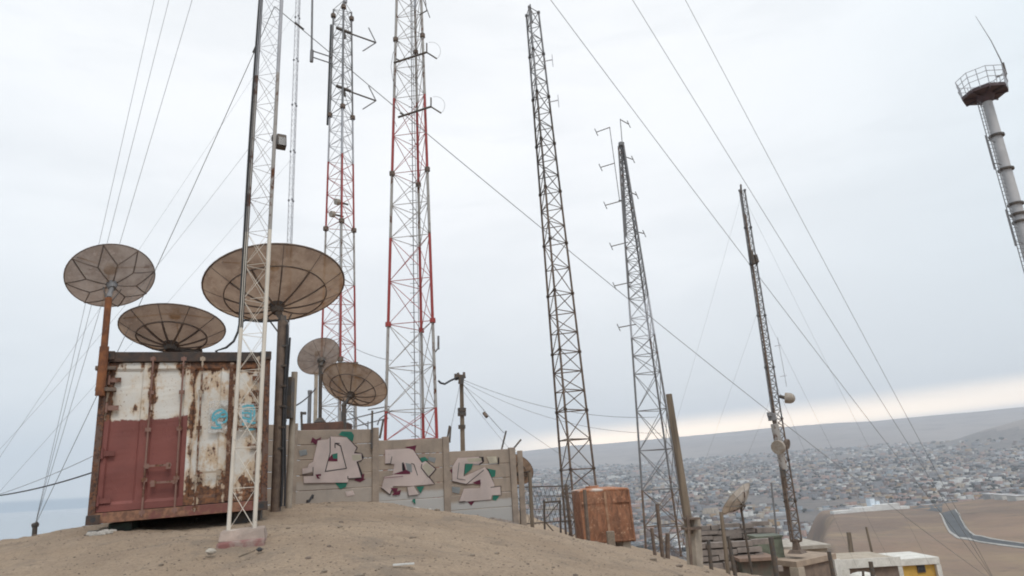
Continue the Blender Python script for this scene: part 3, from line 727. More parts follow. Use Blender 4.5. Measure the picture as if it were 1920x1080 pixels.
paint(1, [(TL_, [(415, 110), (440, 82), (520, 85), (540, 115), (530, 165), (480, 130)]), (MR, [(200, 130), (230, 150), (275, 128), (255, 165), (225, 190), (200, 170), (185, 180)]), (MR, [(540, 480), (600, 440), (625, 425), (620, 470), (640, 470), (590, 498)]),
          (TL_, [(385, 505), (440, 490), (485, 500), (475, 535), (430, 555)]), (GB, [(90, 240), (150, 230), (160, 270), (100, 285)]), (PK, [(470, 575), (530, 565), (545, 600), (480, 615)]), (BK, [(205, 605), (215, 600), (205, 635), (190, 630)]), (BK, [(150, 645), (170, 640), (165, 680), (150, 680)]),
          (BK, [(480, 130), (500, 145), (572, 215), (548, 250), (606, 262), (622, 295), (600, 325), (572, 330), (610, 430), (600, 460), (560, 330), (600, 312), (598, 268), (540, 262), (556, 215)]),
          *line(MR, O1 + O1[:1], 2.6), (PK, O1), (CR, [(520, 275), (595, 272), (600, 312), (530, 322)])] + line(BK, [(345, 130), (345, 255), (305, 410), (478, 385), (430, 200), (385, 180)], 7) +
      [(MR, [(330, 325), (335, 300), (360, 270), (405, 290), (405, 328)]), (TL_, [(362, 270), (405, 258), (405, 305), (370, 305)])] + line(BK, [(118, 437), (205, 442), (205, 375)], 5) + line(BK, [(490, 450), (490, 470), (600, 462)], 6) + [(MR, [(225, 435), (270, 430), (270, 445), (245, 448), (265, 470), (240, 468)])] + line(BK, [(385, 215), (385, 180), (420, 180)], 7))
O2 = [(795, 345), (795, 232), (990, 222), (1025, 235), (1095, 340), (1125, 325), (1205, 390), (1150, 455), (1195, 512), (1000, 530), (860, 530), (835, 600), (765, 545), (790, 455), (855, 440), (870, 350)]
paint(2, [(MR, [(955, 210), (1010, 203), (1050, 195), (1040, 240), (1040, 260), (1020, 240), (985, 225)]), (TL_, [(1080, 300), (1120, 290), (1150, 315), (1100, 350)]), (GB, [(1150, 290), (1210, 300), (1200, 340), (1150, 320)]), (BK, [(1025, 232), (1045, 255), (1100, 335), (1130, 318), (1216, 390), (1160, 455), (1205, 515), (1185, 512), (1095, 345)]), *line(MR, O2 + O2[:1], 2.6), (PK, O2),
          (MR, [(850, 435), (940, 405), (950, 340), (965, 395), (1000, 410), (1000, 432)]), (BK, [(932, 340), (945, 335), (960, 400), (935, 405)]), (GB, [(960, 340), (1010, 350), (1015, 420), (975, 400)]), (CR, [(1098, 372), (1130, 335), (1195, 392), (1150, 448)]), (MR, [(838, 545), (900, 545), (890, 575), (925, 560), (915, 600), (850, 605), (870, 580)]), (PK, [(975, 540), (1030, 530), (1070, 600), (985, 610)]), (TL_, [(1050, 535), (1115, 530), (1085, 590)]), (TL_, [(1020, 640), (1040, 630), (1045, 680), (1015, 650)])] +
      line(BK, [(795, 348), (840, 345), (850, 290)], 5) + line(BK, [(765, 545), (835, 600), (850, 560)], 6) + line(BK, [(1010, 345), (1030, 350), (1060, 440)], 5) + line(BK, [(1095, 350), (1090, 380), (1150, 455)], 6) + line(BK, [(975, 540), (985, 610), (1075, 600)], 4) + line(MR, [(790, 462), (940, 450)], 4))
O3 = [(1345, 490), (1345, 370), (1390, 300), (1560, 290), (1590, 330), (1560, 350), (1450, 345), (1440, 450), (1610, 375), (1640, 410), (1690, 520), (1660, 640), (1400, 660), (1440, 550), (1570, 545), (1580, 500), (1460, 515)]
paint(3, [(TL_, [(1625, 385), (1700, 400), (1695, 450), (1665, 460)]), (MR, [(1325, 400), (1365, 375), (1370, 410), (1340, 425)]), (MR, [(1465, 655), (1530, 650), (1500, 690)]), (TL_, [(1680, 600), (1730, 610), (1700, 650), (1670, 640)]), (GB, [(1340, 535), (1410, 540), (1400, 590), (1345, 580)]), (BK, [(1560, 292), (1600, 290), (1605, 330), (1570, 355), (1548, 350), (1588, 328)]), (BK, [(1622, 378), (1642, 395), (1690, 515), (1678, 515), (1640, 420)]), *line(MR, O3 + O3[:1], 2.6), (PK, O3),
          (TL_, [(1450, 350), (1515, 345), (1500, 390), (1440, 440)]), (MR, [(1510, 500), (1575, 475), (1575, 515), (1540, 515)]), (CR, [(1625, 290), (1705, 285), (1715, 340), (1650, 345)]), (CR, [(1460, 305), (1580, 298), (1585, 325), (1480, 335)]), (PK, [(1660, 540), (1740, 530), (1745, 600), (1670, 605)]), (BK, [(1718, 295), (1728, 295), (1728, 350), (1716, 350)])] +
      line(BK, [(1345, 490), (1460, 515), (1600, 400)], 5) + line(BK, [(1400, 340), (1385, 470), (1450, 480)], 4) + line(BK, [(1660, 540), (1740, 530), (1745, 605)], 5) + line(BK, [(1400, 660), (1450, 655)], 6) + line(BK, [(1450, 350), (1440, 445)], 5))
# brown plinth and two dishes behind the wall
q = P(604, 806, 17.9); pl = thing('plinth', 'low rusty brown plinth behind the wall carrying the small round dish', 'plinth', (q.x, q.y, gz(q.x, q.y)))
b = MB(); a0, a1 = P(564, 806, 17.9), P(643, 806, 17.9); tz = P(604, 792, 17.9).z
b.box(((a0.x + a1.x) / 2, a0.y + .5, (tz + gz(q.x, q.y + .5) - .2) / 2), ((a1.x - a0.x), 1.0, tz - gz(q.x, q.y + .5) + .2)); b.build('body', mat('brown_rust_paint', (.17, .085, .06), (.11, .065, .05), 4, .85), pl, bevel=.015)
b = MB(); b.tube(P(566, 806, 17.9), P(565, 772, 17.9), .03, 6); b.box(P(569, 775, 17.9), (.14, .06, .07)); b.build('stub', M['dark_steel'], pl)
f4 = P(600, 792, 18.2)
dish('satellite_dish', 'small round brown dish on a slim pole standing on the brown plinth', (598, 668), 18.2, 80, .78, 122, f4, M['dish_mesh_grey'], nrib=10, ring=0.0001, pole_r=.05, mount_top=P(601, 686, 18.0), hubr=.16, rib_w=.01, pole_m='dark_steel')
b = MB(); b.tube(f4, f4 + Z * .12, .17, 10, .07); b.build('pole_foot', M['dark_steel'], bpy.data.objects['plinth'])
f5 = P(646, 805, 18.1); f5.z = gz(f5.x, f5.y) - .1
dish('satellite_dish', 'tilted brown mesh dish rising just above the left graffiti panel', (665, 722), 18.3, 124, .60, 70, f5, M['dish_mesh'], nrib=11, ring=.70, pole_r=.065, pole_m='dark_steel', mount_top=P(645, 760, 18.0), hubr=.10, rib_w=.012)
# dish behind the wall end, and the white dish low on the slope
f6 = P(999, 1002, 19.3); f6.z = gz(f6.x, f6.y) - .1
dish('satellite_dish', 'brown dish half hidden behind the right end of the graffiti wall', (966, 880), 19.6, 70, .74, 65, f6, M['dish_mesh'], nrib=10, ring=.7, pole_r=.055, mount_top=P(993, 884, 19.4), pole_m='wood', hubr=.10, rib_w=.012)
f7 = P(1405, 1040, 23.5); f7.z = gz(f7.x, f7.y) - .2
dish('satellite_dish', 'whitish dish seen edge on among the posts at lower right', (1380, 935), 23.2, 76, .25, 136, f7, M['dish_white'], nrib=8, ring=.7, rib_m='white_steel', pole_r=.04, mount_top=P(1389, 950, 23.2), pole_m='dark_steel', hubr=.10, rib_w=.012, away=1)
# ------------------------------------------------------------------ lattice towers
def lattice(name, label, group, base, top, wb, wt, offs, secs, leg_r, br_r, npan, pattern='X', inner=True, cat='lattice mast', flange=0, far_sign=1, nleg=3, foot=None):
    """base, top: axis ends; wb, wt: face width; offs: screen offsets of the legs at the base (any unit); secs: [(t0, t1, material)]"""
    base, top = Vector(base), Vector(top); ax = (top - base); L = ax.length; ax.normalize()
    v = Vector((base.x, base.y, 0)).normalized(); right = Vector((v.y, -v.x, 0))
    Rc = math.sqrt(sum(o * o for o in offs) * 2 / len(offs)); Rm = wb / math.sqrt(3) if nleg == 3 else wb / math.sqrt(2)
    c0 = offs[0] / Rc; s0 = far_sign * (-(offs[1] - offs[2]) / math.sqrt(3)) / Rc if nleg == 3 else 0
    th0 = math.atan2(s0, c0)
    dirs = [right * math.cos(th0 + 2 * math.pi * k / nleg) + v * math.sin(th0 + 2 * math.pi * k / nleg) for k in range(nleg)]
    if nleg == 4: dirs = [right * math.cos(math.radians(a)) + v * math.sin(math.radians(a)) for a in offs_ang]
    def leg(k, t): return base + ax * (L * t) + dirs[k] * (Rm * (1 + (wt / wb - 1) * t))
    o = thing(name, label, cat, base, group)
    for sec in secs:
        t0, t1, m = sec[:3]; b = MB(); k0 = sec[3] if len(sec) > 3 else max(1, round((t1 - t0) * npan))
        for i in range(k0):
            a, c = t0 + (t1 - t0) * i / k0, t0 + (t1 - t0) * (i + 1) / k0
            for k in range(nleg):
                k2 = (k + 1) % nleg
                b.tube(leg(k, a), leg(k2, a), br_r, 4, cap=False)
                if pattern == 'X': b.tube(leg(k, a), leg(k2, c), br_r * .85, 4, cap=False); b.tube(leg(k2, a), leg(k, c), br_r * .85, 4, cap=False)
                elif pattern == 'K':
                    mid = (leg(k, a) + leg(k2, a)) / 2; b.tube(mid, leg(k, c), br_r * .85, 4, cap=False); b.tube(mid, leg(k2, c), br_r * .85, 4, cap=False)
                else:
                    e = (i + k) % 2; b.tube(leg(k if e else k2, a), leg(k2 if e else k, c), br_r * .9, 4, cap=False)
        if t1 > .985:
            for k in range(nleg): b.tube(leg(k, t1), leg((k + 1) % nleg, t1), br_r, 4)
        so = b.build('lattice_section', m if isinstance(m, bpy.types.Material) else M[m], o)
        for k in range(nleg):
            b = MB(); b.tube(leg(k, t0), leg(k, t1), leg_r, 6)
            if flange:
                d = (leg(k, t1) - leg(k, t0)).normalized()
                for tt in ((t0, t1) if t0 > .01 else (t1,)): b.tube(leg(k, tt) - d * flange * .5, leg(k, tt) + d * flange * .5, leg_r * 1.0 + flange * .32, 8)
            b.build('leg', m if isinstance(m, bpy.types.Material) else M[m], so)
    return o, leg
def axis(bx, by, Y, tx, ty):
    b0 = P(bx, by, Y); t0 = P(tx, ty, Y * 1.0); return b0, t0
GRP = 'lattice antenna towers on the hilltop'
# front mast: slim guyed lattice on its concrete block
m_b = P(461, 992, 7.7); mt0 = P(515.5, 0, 7.7); dirm = (mt0 - m_b) / (mt0.z - m_b.z)
MASTH = 26.0; m_t = m_b + dirm * MASTH
wpx = 52 * mpp(m_b)
m1, m1leg = lattice('guyed_mast', 'slim cream and grey lattice mast on a pinkish concrete block in front of the container', GRP, m_b, m_t, wpx, wpx * .97, (16, -32, 16.01),
    [(0, .068, 'cream_steel'), (.068, .135, 'cream_steel')] + [(.135 + i * .0865, .135 + (i + 1) * .0865, 'white_steel' if i % 2 == 0 else 'pale_steel') for i in range(10)], .0225, .0035, 62, 'X')
legx = lambda t: min((m1leg(k, t) for k in range(3)), key=lambda q: (q.x))
b = MB()
for j in range(4): b.path([m1leg(1, t_) + Vector((-.020 + .012 * j - (.018 * max(0, math.sin((t_ - .09) * 16)) if t_ < .29 else 0) * (1 if j < 2 else .3), -.012 + .01 * (j % 2), 0)) for t_ in np.linspace(.088, 1, 60)], .011, 5)
b.build('coax_bundle', M['black'], m1)
mb = thing('mast_base', 'pinkish concrete block with a red slab under the front lattice mast', 'concrete base', (m_b.x, m_b.y, gz(m_b.x, m_b.y)))
k1 = mpp(m_b); cbl = P(458, 1012, 7.55)
b = MB(); zt_ = m_b.z + .015; b.hexa([P(408, 1017, 7.42), P(497, 1012, 7.5), Vector((P(497, 1012, 7.5).x * 1.06, 8.05, P(497, 1012, 7.5).z)), Vector((P(408, 1017, 7.42).x * 1.06, 8.0, P(408, 1017, 7.42).z))],
     [Vector((P(413, 999, 7.5).x, 7.5, zt_ - .02)), Vector((P(495, 990, 7.55).x, 7.55, zt_)), Vector((P(495, 990, 7.55).x * 1.055, 8.0, zt_)), Vector((P(413, 999, 7.5).x * 1.05, 7.95, zt_ - .02))])
b.build('block', mat('pinkish_concrete', (.40, .305, .255), (.29, .23, .195), 5, .95, bump=.6), mb, bevel=.015)
b = MB(); g0 = gz(cbl.x, 7.25) - .15
fl, fr_ = P(406, 1019, 7.3), P(496, 1009, 7.38)
b.hexa([Vector((fl.x - .03, fl.y - .03, fl.z - .26)), Vector((fr_.x + .02, fr_.y - .03, fr_.z - .24)), Vector((fr_.x * 1.08, 8.1, fr_.z - .25)), Vector((fl.x * 1.08, 8.1, fl.z - .25))], [fl, fr_, Vector((fr_.x * 1.08, 8.08, fr_.z + .0)), Vector((fl.x * 1.08, 8.08, fl.z + .0))])
t_ = NT('red_slab'); n_ = t_.noise(6, 6, .65); cc = t_.mix(t_.step(n_, .4, .6), (.23, .10, .09), (.30, .225, .195)); t_.bump(t_.noise(20, 5), .5, .02)
b.build('slab', t_.col(cc, .95), mb, bevel=.02)
def rock(name, label, c, r, m='stone', sq=(1, .8, .6), group=None):
    b = MB(); b.ball(c, r, 9, 6, sq, jit=.22); return tag(b.build(name, M[m]), label, 'rock', group)
q = P(487, 1030, 7.15); rock('rock', 'dark round stone lying at the right foot of the mast base', q, .035, 'black')
q = P(396, 1034, 7.05); rock('rock', 'pale stone lying at the left foot of the mast base', q, .05, 'pale_concrete')
b = MB(); b.tube(P(448, 1044, 6.9), P(478, 1032, 7.0), .009, 5); tag(b.build('stick', M['wood']), 'thin stick lying on the sand before the mast base', 'stick')
# floodlight on the front mast
q = P(527, 270, 7.72); fl_ = thing('floodlight', 'small dark floodlight box clamped to the right leg of the front mast', 'floodlight', q)
b = MB(); Mx = Matrix.Rotation(.5, 3, 'Z') @ Matrix.Rotation(-.25, 3, 'X'); b.box(q + Vector((.02, -.05, 0)), (.12, .11, .19), Mx); b.build('housing', M['dark_steel'], fl_, bevel=.012)
b = MB(); b.box(q + Vector((.05, -.10, -.02)), (.085, .02, .13), Mx); b.build('lens', M['glass_dark'], fl_)
b = MB(); b.beam(q + Vector((-.10, 0, .10)), q + Vector((.05, -.02, .08)), .025, .03); b.tube(q + Vector((-.1, 0, .13)), q + Vector((-.1, 0, .05)), .03, 6); b.build('bracket', M['dark_steel'], fl_)
# tower 3: big red and white, behind the wall
b3, t3 = axis(779, 935, 27, 771, 8)
b3 = P(779.5, 925, 27); b3.z -= .3; t3z = on_vert(0, -110, b3)
def ext(b0, px, py, Y, extra):
    t0 = P(px, py, Y); d = (t0 - b0); return b0 + d * (1 + extra)
t3 = ext(b3, 770.5, 0, 27, .16)
yb, yt = 925, 0
def tpix(b0, t0, y):
    lo, hi = 0.0, 1.0
    for _ in range(50):
        m = (lo + hi) / 2; q = b0.lerp(t0, m); row = 540 - FPX * q.dot(UP) / q.dot(FW)
        if row > y: lo = m
        else: hi = m
    return lo
def secs_px(b0, t0, cuts):
    """cuts: [(row, material), ...] from the bottom up; the last reaches the top"""
    out = []; t = 0.0
    for i, cut in enumerate(cuts):
        t1 = 1.0 if i == len(cuts) - 1 else tpix(b0, t0, cut[0])
        out.append((t, t1, *cut[1:])); t = t1
    return out
w3 = 104 * mpp(P(780, 900, 27)); w3t = 44 * P(770, 0, 27).dot(FW) / FPX * .92
s3 = secs_px(b3, t3, [(770, 'red_steel'), (690, 'white_steel'), (610, 'white_steel'), (530, 'red_steel'), (450, 'red_steel'), (330, 'white_steel'), (260, 'red_steel'), (190, 'red_steel'), (80, 'white_steel'), (0, 'white_steel'), (-60, 'pale_steel')])
tw3, leg3 = lattice('lattice_tower', 'tall red and white lattice tower straight behind the graffiti wall', GRP, b3, t3, w3, w3t, (-45, 13, 32), s3, .062, .017, 20, 'X', flange=.0, far_sign=-1)
for t0_, t1_, m_ in s3[:1]: pass
for y in (610, 330, 80):
    tt = tpix(b3, t3, y)
    for k in range(3): b = MB(); q = leg3(k, tt); b.tube(q - Z * .09, q + Z * .09, .125, 8); b.build('flange', M['brown_steel'] if y != 610 else M['red_steel'], tw3)
b = MB(); b.path([b3.lerp(t3, tt) for tt in np.linspace(.05, 1, 30)], .022, 5); b.path([b3.lerp(t3, tt) + Vector((.25 * (1 - tt), .1, 0)) for tt in np.linspace(.05, 1, 30)], .016, 5)
for tt in np.linspace(.06, .99, 60): q = b3.lerp(t3, tt); b.tube(q - Vector((.16, 0, 0)), q + Vector((.16, 0, 0)), .012, 4)
b.build('ladder', M['grey_steel'], tw3)
# its antennas, right of the tower
def yantenna(label, x, y, Y, s, m='dark_steel'):
    o = thing('yagi_antenna', label, 'antenna', P(x - 50 * s, y + 16 * s, Y), 'antennas on the towers')
    b = MB(); b.tube(P(x - 62 * s, y + 20 * s, Y), P(x, y, Y), .05, 6); b.build('boom', M[m], o)
    for i, (dx, dy) in enumerate([(0, -17), (19, 12), (-58, 20 - 8)]):
        b = MB(); a = P(x, y, Y) if i < 2 else P(x - 50 * s, y + 16 * s, Y); b.tube(a, P((x if i < 2 else x) + dx * s, y + dy * s, Y), .035, 5); b.build('element', M[m], o)
    b = MB(); cc_ = P(x + 9 * s, y - 2 * s, Y); R0 = 17 * s * mpp(cc_)
    b.path([cc_ + RI * (R0 * math.cos(a)) + UP * (R0 * math.sin(a)) for a in np.linspace(-1.0, 1.9, 14)], .008, 4); b.build('hoop', M['grey_steel'], o)
    return o
yantenna('upper dark bracket antenna on the right of the tall red and white tower', 800, 98, 26.2, 1)
yantenna('lower dark bracket antenna on the right of the tall red and white tower', 808, 200, 26.2, 1)
o = thing('panel_antenna', 'small upright panel antenna on the lower right leg of the tall tower', 'antenna', P(815, 650, 26.6), 'antennas on the towers')
b = MB(); b.beam(P(822, 655, 26.6), P(822, 630, 26.6), .1, .08); b.build('panel', M['grey_steel'], o)
b = MB(); b.tube(P(816, 660, 26.8), P(822, 652, 26.6), .03, 5); b.build('bracket', M['dark_steel'], o)
wire('coax_cable', 'thin cable drooping outside the left leg of the tall red and white tower', [P(748, 80, 26.5), P(737, 100, 26.5), P(733, 125, 26.5), P(737, 152, 26.5), P(747, 170, 26.5)], .012, 'wire', cat='cable')
wire('coax_cable', 'thin cable hanging lower down the left leg of the tall tower', [P(746, 170, 26.5), P(739, 200, 26.5), P(738, 222, 26.5), P(744, 238, 26.5)], .012, 'wire', cat='cable')
o = thing('rod_antenna', 'spiky rod antenna near the top right of the tall red and white tower', 'antenna', P(790, 20, 26.5), 'antennas on the towers')
b = MB(); b.tube(P(786, 28, 26.5), P(800, 20, 26.5), .03, 5); b.tube(P(794, 0, 26.5), P(806, 33, 26.5), .022, 5); b.tube(P(800, 20, 26.5), P(796, -12, 26.5), .02, 5); b.build('rod', M['dark_steel'], o)
# tower 2: red and white, thinner, further back
b2 = P(633, 925, 38); t2 = P(643, 14, 38)
w2 = 72 * mpp(P(632, 800, 38)); w2t = 33 * P(643, 40, 38).dot(FW) / FPX
s2 = secs_px(b2, t2, [(800, 'white_steel'), (680, 'white_steel'), (530, 'red_steel'), (425, 'white_steel'), (300, 'red_steel'), (212, 'pale_steel'), (120, 'grey_steel'), (20, 'grey_steel')])
tw2, leg2 = lattice('lattice_tower', 'red and white lattice tower with two arrow antennas behind the largest dish', GRP, b2, t2, w2, w2t, (-34, 2.5, 31.5), s2, .060, .020, 25, 'X', far_sign=1)
for y in (680, 425, 212, 26):
    tt = tpix(b2, t2, y)
    for k in range(3): b = MB(); q = leg2(k, tt); b.tube(q - Z * .12, q + Z * .12, .17, 8); b.build('flange', M['brown_steel'], tw2)
b = MB(); b.path([b2.lerp(t2, tt) for tt in np.linspace(.05, 1, 30)], .04, 5); b.tube(t2, P(645, -2, 38), .05, 5); b.tube(P(647, 5, 38) , P(648, -6, 38), .14, 8); b.build('centre_conduit', M['pale_steel'], tw2)
def arrow(label, x, y, Y):
    o = thing('yagi_antenna', label, 'antenna', P(x - 60, y - 20, Y), 'antennas on the towers')
    b = MB(); b.tube(P(x - 74, y - 28, Y), P(x - 48, y - 18, Y), .11, 6); b.tube(P(x - 48, y - 17, Y), P(x, y, Y), .055, 6); b.build('boom', M['dark_steel'], o)
    for dx, dy in ((-14, -28), (-25, 16)):
        b = MB(); b.tube(P(x, y, Y), P(x + dx, y + dy, Y), .04, 5); b.build('element', M['grey_steel'], o)
    b = MB(); b.tube(P(x - 60, y - 24, Y), P(x - 58, y - 8, Y), .07, 6); b.build('clamp', M['dark_steel'], o)
arrow('upper dark arrow shaped antenna pointing right from the far red and white tower', 705, 80, 37.4)
arrow('lower dark arrow shaped antenna pointing right from the far red and white tower', 705, 189, 37.4)
o = thing('pole_antenna', 'long vertical pole antenna held on two arms left of the far tower', 'antenna', P(584, 115, 38), 'antennas on the towers')
b = MB(); b.tube(P(584, 114, 38), P(586, -30, 38), .07, 6); b.tube(P(584, 116, 38), P(585, 94, 38), .12, 6); b.build('pole', M['grey_steel'], o)
for (x0, y0, x1, y1) in ((585, 95, 622, 107), (586, 107, 622, 119)):
    b = MB(); b.tube(P(x0, y0, 38), P(x1, y1, 38), .045, 5); b.build('arm', M['grey_steel'], o)
for lab, x, y in (('upper grey drum on the middle of the far red and white tower', 635, 379), ('lower grey drum on the middle of the far red and white tower', 626, 402)):
    o = thing('drum_antenna', lab, 'antenna', P(x, y, 37), 'antennas on the towers')
    q = P(x, y, 37.0); b = MB(); d = Vector((-.5, -.6, -.1)).normalized(); b.tube(q, q + d * .22, .20, 12); b.build('drum', M['drum_tan'], o); b = MB(); b.tube(q, q - d * .3 + Vector((.25, .3, 0)), .06, 6); b.build('bracket', M['dark_steel'], o)
b = MB(); b.path([leg2(0, tt) + Vector((-.12, -.05, 0)) for tt in np.linspace(.72, .96, 12)], .07, 5); b.build('cable_run', M['black'], tw2)
# thin mast 0 far behind the largest dish
b0 = P(528, 905, 44); t0m = P(561, -45, 44)
m0, _ = lattice('guyed_mast', 'very thin pale lattice mast rising behind the largest dish', GRP, b0, t0m, .34, .33, (-4, 1, 3), [(i / 10, (i + 1) / 10, 'pale_steel') for i in range(10)], .024, .009, 90, 'Z', flange=.12)
# tower 4: rusty dark three leg tower
b4 = P(1091, 1012, 24); b4.z -= .05; t4 = P(996.5, 22, 24.3)
w4 = 68 * mpp(P(1092, 900, 24)); w4t = 24 * P(997, 40, 24.3).dot(FW) / FPX
ys4 = [880, 770, 660, 550, 455, 358, 268, 180, 100, 22]
s4 = secs_px(b4, t4, [(y, 'brown_steel' if i < 6 else ('dark_steel' if i < 8 else 'grey_steel')) for i, y in enumerate(ys4)])
tw4, leg4 = lattice('lattice_tower', 'dark rusty lattice tower rising behind the orange tank', GRP, b4, t4, w4, w4t, (34, -26, -8), s4, .043, .020, 26, 'Z', flange=.085, far_sign=1)
o = thing('lightning_rod', 'short lightning rod on top of the dark rusty tower', 'lightning rod', t4); b = MB(); b.tube(t4 - Z * .6, P(994, 8, 24.3), .03, 5); b.build('rod', M['grey_steel'], o)
for lab, x, y in (('upper faint dipole on the right of the dark rusty tower top', 1035, 112), ('lower faint dipole on the right of the dark rusty tower top', 1046, 188)):
    o = thing('dipole_antenna', lab, 'antenna', P(x - 14, y + 4, 24.2), 'antennas on the towers')
    b = MB(); b.tube(P(x - 20, y + 4, 24.2), P(x, y, 24.2), .022, 5); b.build('arm', M['pale_steel'], o); b = MB(); b.tube(P(x, y - 10, 24.2), P(x + 2, y + 13, 24.2), .014, 4); b.build('element', M['pale_steel'], o)
# tower 5: tapering grey tower with side dipoles
b5 = P(1262, 1050, 27); t5 = P(1165.5, 274, 27)
w5 = 84 * mpp(P(1255, 1000, 27)); w5t = 10 * P(1165, 280, 27).dot(FW) / FPX
s5 = secs_px(b5, t5, [c_ for c_ in ((985, 'brown_steel', 1), (917, 'brown_steel', 1), (843, 'grey_steel', 1), (769, 'grey_steel', 1), (700, 'grey_steel', 1), (632, 'grey_steel', 2), (560, 'pale_steel', 2), (440, 'grey_steel', 5), (360, 'grey_steel', 5), (274, 'grey_steel', 6))])
tw5, leg5 = lattice('lattice_tower', 'tapering grey lattice tower with side dipoles beside the leaning wooden pole', GRP, b5, t5, w5, w5t, (-36, 12, 24), s5, .045, .016, 22, 'X', flange=0, far_sign=-1)
b = MB(); b.tube(P(1178, 440, 27) - RI * .1, P(1165, 272, 27), .05, 6, .06); b.tube(P(1165, 274, 27), P(1165, 268, 27), .14, 8); b.build('cable_duct', M['grey_steel'], tw5)
def dip(label, x0, y0, x1, y1, Y=27, L=11):
    o = thing('dipole_antenna', label, 'antenna', P(x0, y0, Y), 'antennas on the towers')
    b = MB(); b.tube(P(x0, y0, Y), P(x1, y1, Y), .022, 5); b.build('arm', M['dark_steel'], o)
    b = MB(); s = -1 if x1 < x0 else 1; b.tube(P(x1 - 3, y1 - L * .6, Y), P(x1 + 3, y1 + L * .6, Y), .02, 5); b.build('element', M['grey_steel'], o)
rows_ = ['top', 'second', 'third', 'fourth', 'fifth', 'lowest']
for i, (x0, y0, x1, y1) in enumerate([(1143, 239, 1118, 248), (1152, 306, 1126, 314), (1168, 376, 1135, 385), (1178, 454, 1146, 462), (1184, 529, 1152, 536), (1193, 608, 1160, 614)]):
    dip(rows_[i] + ' dipole arm down the left side of the tapering grey tower', x0, y0, x1, y1)
for i, (x0, y0, x1, y1) in enumerate([(1163, 224, 1179, 233), (1170, 293, 1187, 299), (1178, 358, 1194, 366), (1188, 433, 1208, 438)]):
    dip(['top', 'second', 'third', 'lowest'][i] + ' dipole arm down the right side of the tapering grey tower', x0, y0, x1, y1)
o = thing('pole_antenna', 'upper thin rod linking the left dipoles of the tapering grey tower', 'antenna', P(1162, 378, 27), 'antennas on the towers'); b = MB(); b.tube(P(1162, 378, 27), P(1143, 238, 27), .018, 5); b.tube(P(1160, 376, 27), P(1172, 375, 27), .03, 5); b.build('rod', M['grey_steel'], o)
o = thing('pole_antenna', 'lower thin rod linking the left dipoles of the tapering grey tower', 'antenna', P(1180, 530, 27), 'antennas on the towers'); b = MB(); b.tube(P(1180, 532, 27), P(1173, 455, 27), .018, 5); b.build('rod', M['grey_steel'], o)
o = thing('lightning_rod', 'thin rod standing on the tip of the tapering grey tower', 'lightning rod', t5); b = MB(); b.tube(P(1169, 300, 27), P(1163, 223, 27), .02, 5); b.build('rod', M['grey_steel'], o)
# mast 6: guyed mast on the roof at lower right
b6 = P(1495, 1036, 30.6); t6 = P(1391, 358, 30.6)
w6 = .46
s6 = secs_px(b6, t6, [(y, m) for y, m in ((960, 'brown_steel'), (880, 'brown_steel'), (800, 'brown_steel'), (700, 'grey_steel'), (600, 'grey_steel'), (500, 'grey_steel'), (430, 'grey_steel'), (358, 'grey_steel'))])
m6, leg6 = lattice('guyed_mast', 'slim dark lattice mast standing on the flat roof at lower right', GRP, b6 + Z * .5, t6, w6, .26, (-3, -8, 11), s6, .038, .014, 44, 'X', flange=.08)
b = MB(); b.tube(b6 - Z * .02, b6 + Z * .12, .45, 4, .3); b.tube(b6 + Z * .1, b6 + Z * .55, .2, 4, .12)
for k in range(3): b.tube(b6 + Z * .4, leg6(k, 0.0), .05, 6)
b.build('foot', M['brown_steel'], m6)
b = MB(); b.path([leg6(1, tt) + Vector((.08, -.06, 0)) for tt in np.linspace(0, .92, 26)], .045, 5); b.path([leg6(0, tt) + Vector((-.06, -.06, 0)) for tt in np.linspace(.04, .5, 26)], .05, 5); b.build('cable_run', M['brown_steel'], m6)
b = MB(); b.tube(P(1407, 470, 30.3), P(1413, 495, 30.3), .11, 6); b.tube(P(1416, 478, 30.3), P(1420, 492, 30.3), .1, 6); b.tube(P(1390, 362, 30.5), P(1389, 346, 30.5), .05, 5); b.build('joint_box', M['dark_steel'], m6)
o = thing('drum_antenna', 'white drum dish on the right side of the slim roof mast', 'antenna', P(1467, 745, 30.3), 'antennas on the towers')
q = P(1472, 746, 30.2); d = (RI * .9 - FW * .5 + UP * .0).normalized(); b = MB(); b.tube(q, q + d * .22, .24, 14); b.ball(q + d * .2, .235, 12, 6, (1, 1, 1)); b.build('drum', M['drum_tan'], o); b = MB(); b.tube(q, P(1462, 743, 30.5), .08, 6); b.build('bracket', M['dark_steel'], o)
o = thing('grid_antenna', 'faint thin rod antenna with rungs beside the upper roof mast', 'antenna', P(1474, 725, 30.2), 'antennas on the towers')
b = MB(); b.tube(P(1458, 632, 30.2), P(1475, 725, 30.2), .014, 4)
for y in (648, 705): b.tube(P(1451 + (y - 640) * .18, y + 1, 30.2), P(1463 + (y - 640) * .18, y - 1, 30.2), .014, 4)
b.build('rod', M['pale_steel'], o)
o = thing('antenna_mast', 'short pole with white cylinders and tan drums left of the roof mast', 'antenna', P(1475, 905, 30.0))
b = MB(); b.tube(P(1476, 915, 30), P(1447, 776, 30), .05, 6); b.build('pole', M['brown_steel'], o)
b = MB(); b.tube(P(1470, 880, 29.9), P(1452, 795, 29.9), .17, 10); b.build('radome', M['white_steel'], o)
b = MB(); q = P(1461, 838, 29.6); b.tube(q, q + RI * -.12 + FW * -.12, .30, 14); b.build('drum', M['drum_tan'], o)
b = MB(); q = P(1472, 832, 29.7); b.tube(q, q + RI * .1 - FW * .1, .22, 12); b.build('drum', M['brown_steel'], o)
b = MB(); b.box(P(1447, 782, 29.9), (.3, .2, .32)); b.box(P(1443, 777, 29.8), (.18, .2, .2)); b.build('head_unit', M['grey_steel'], o, bevel=.02)
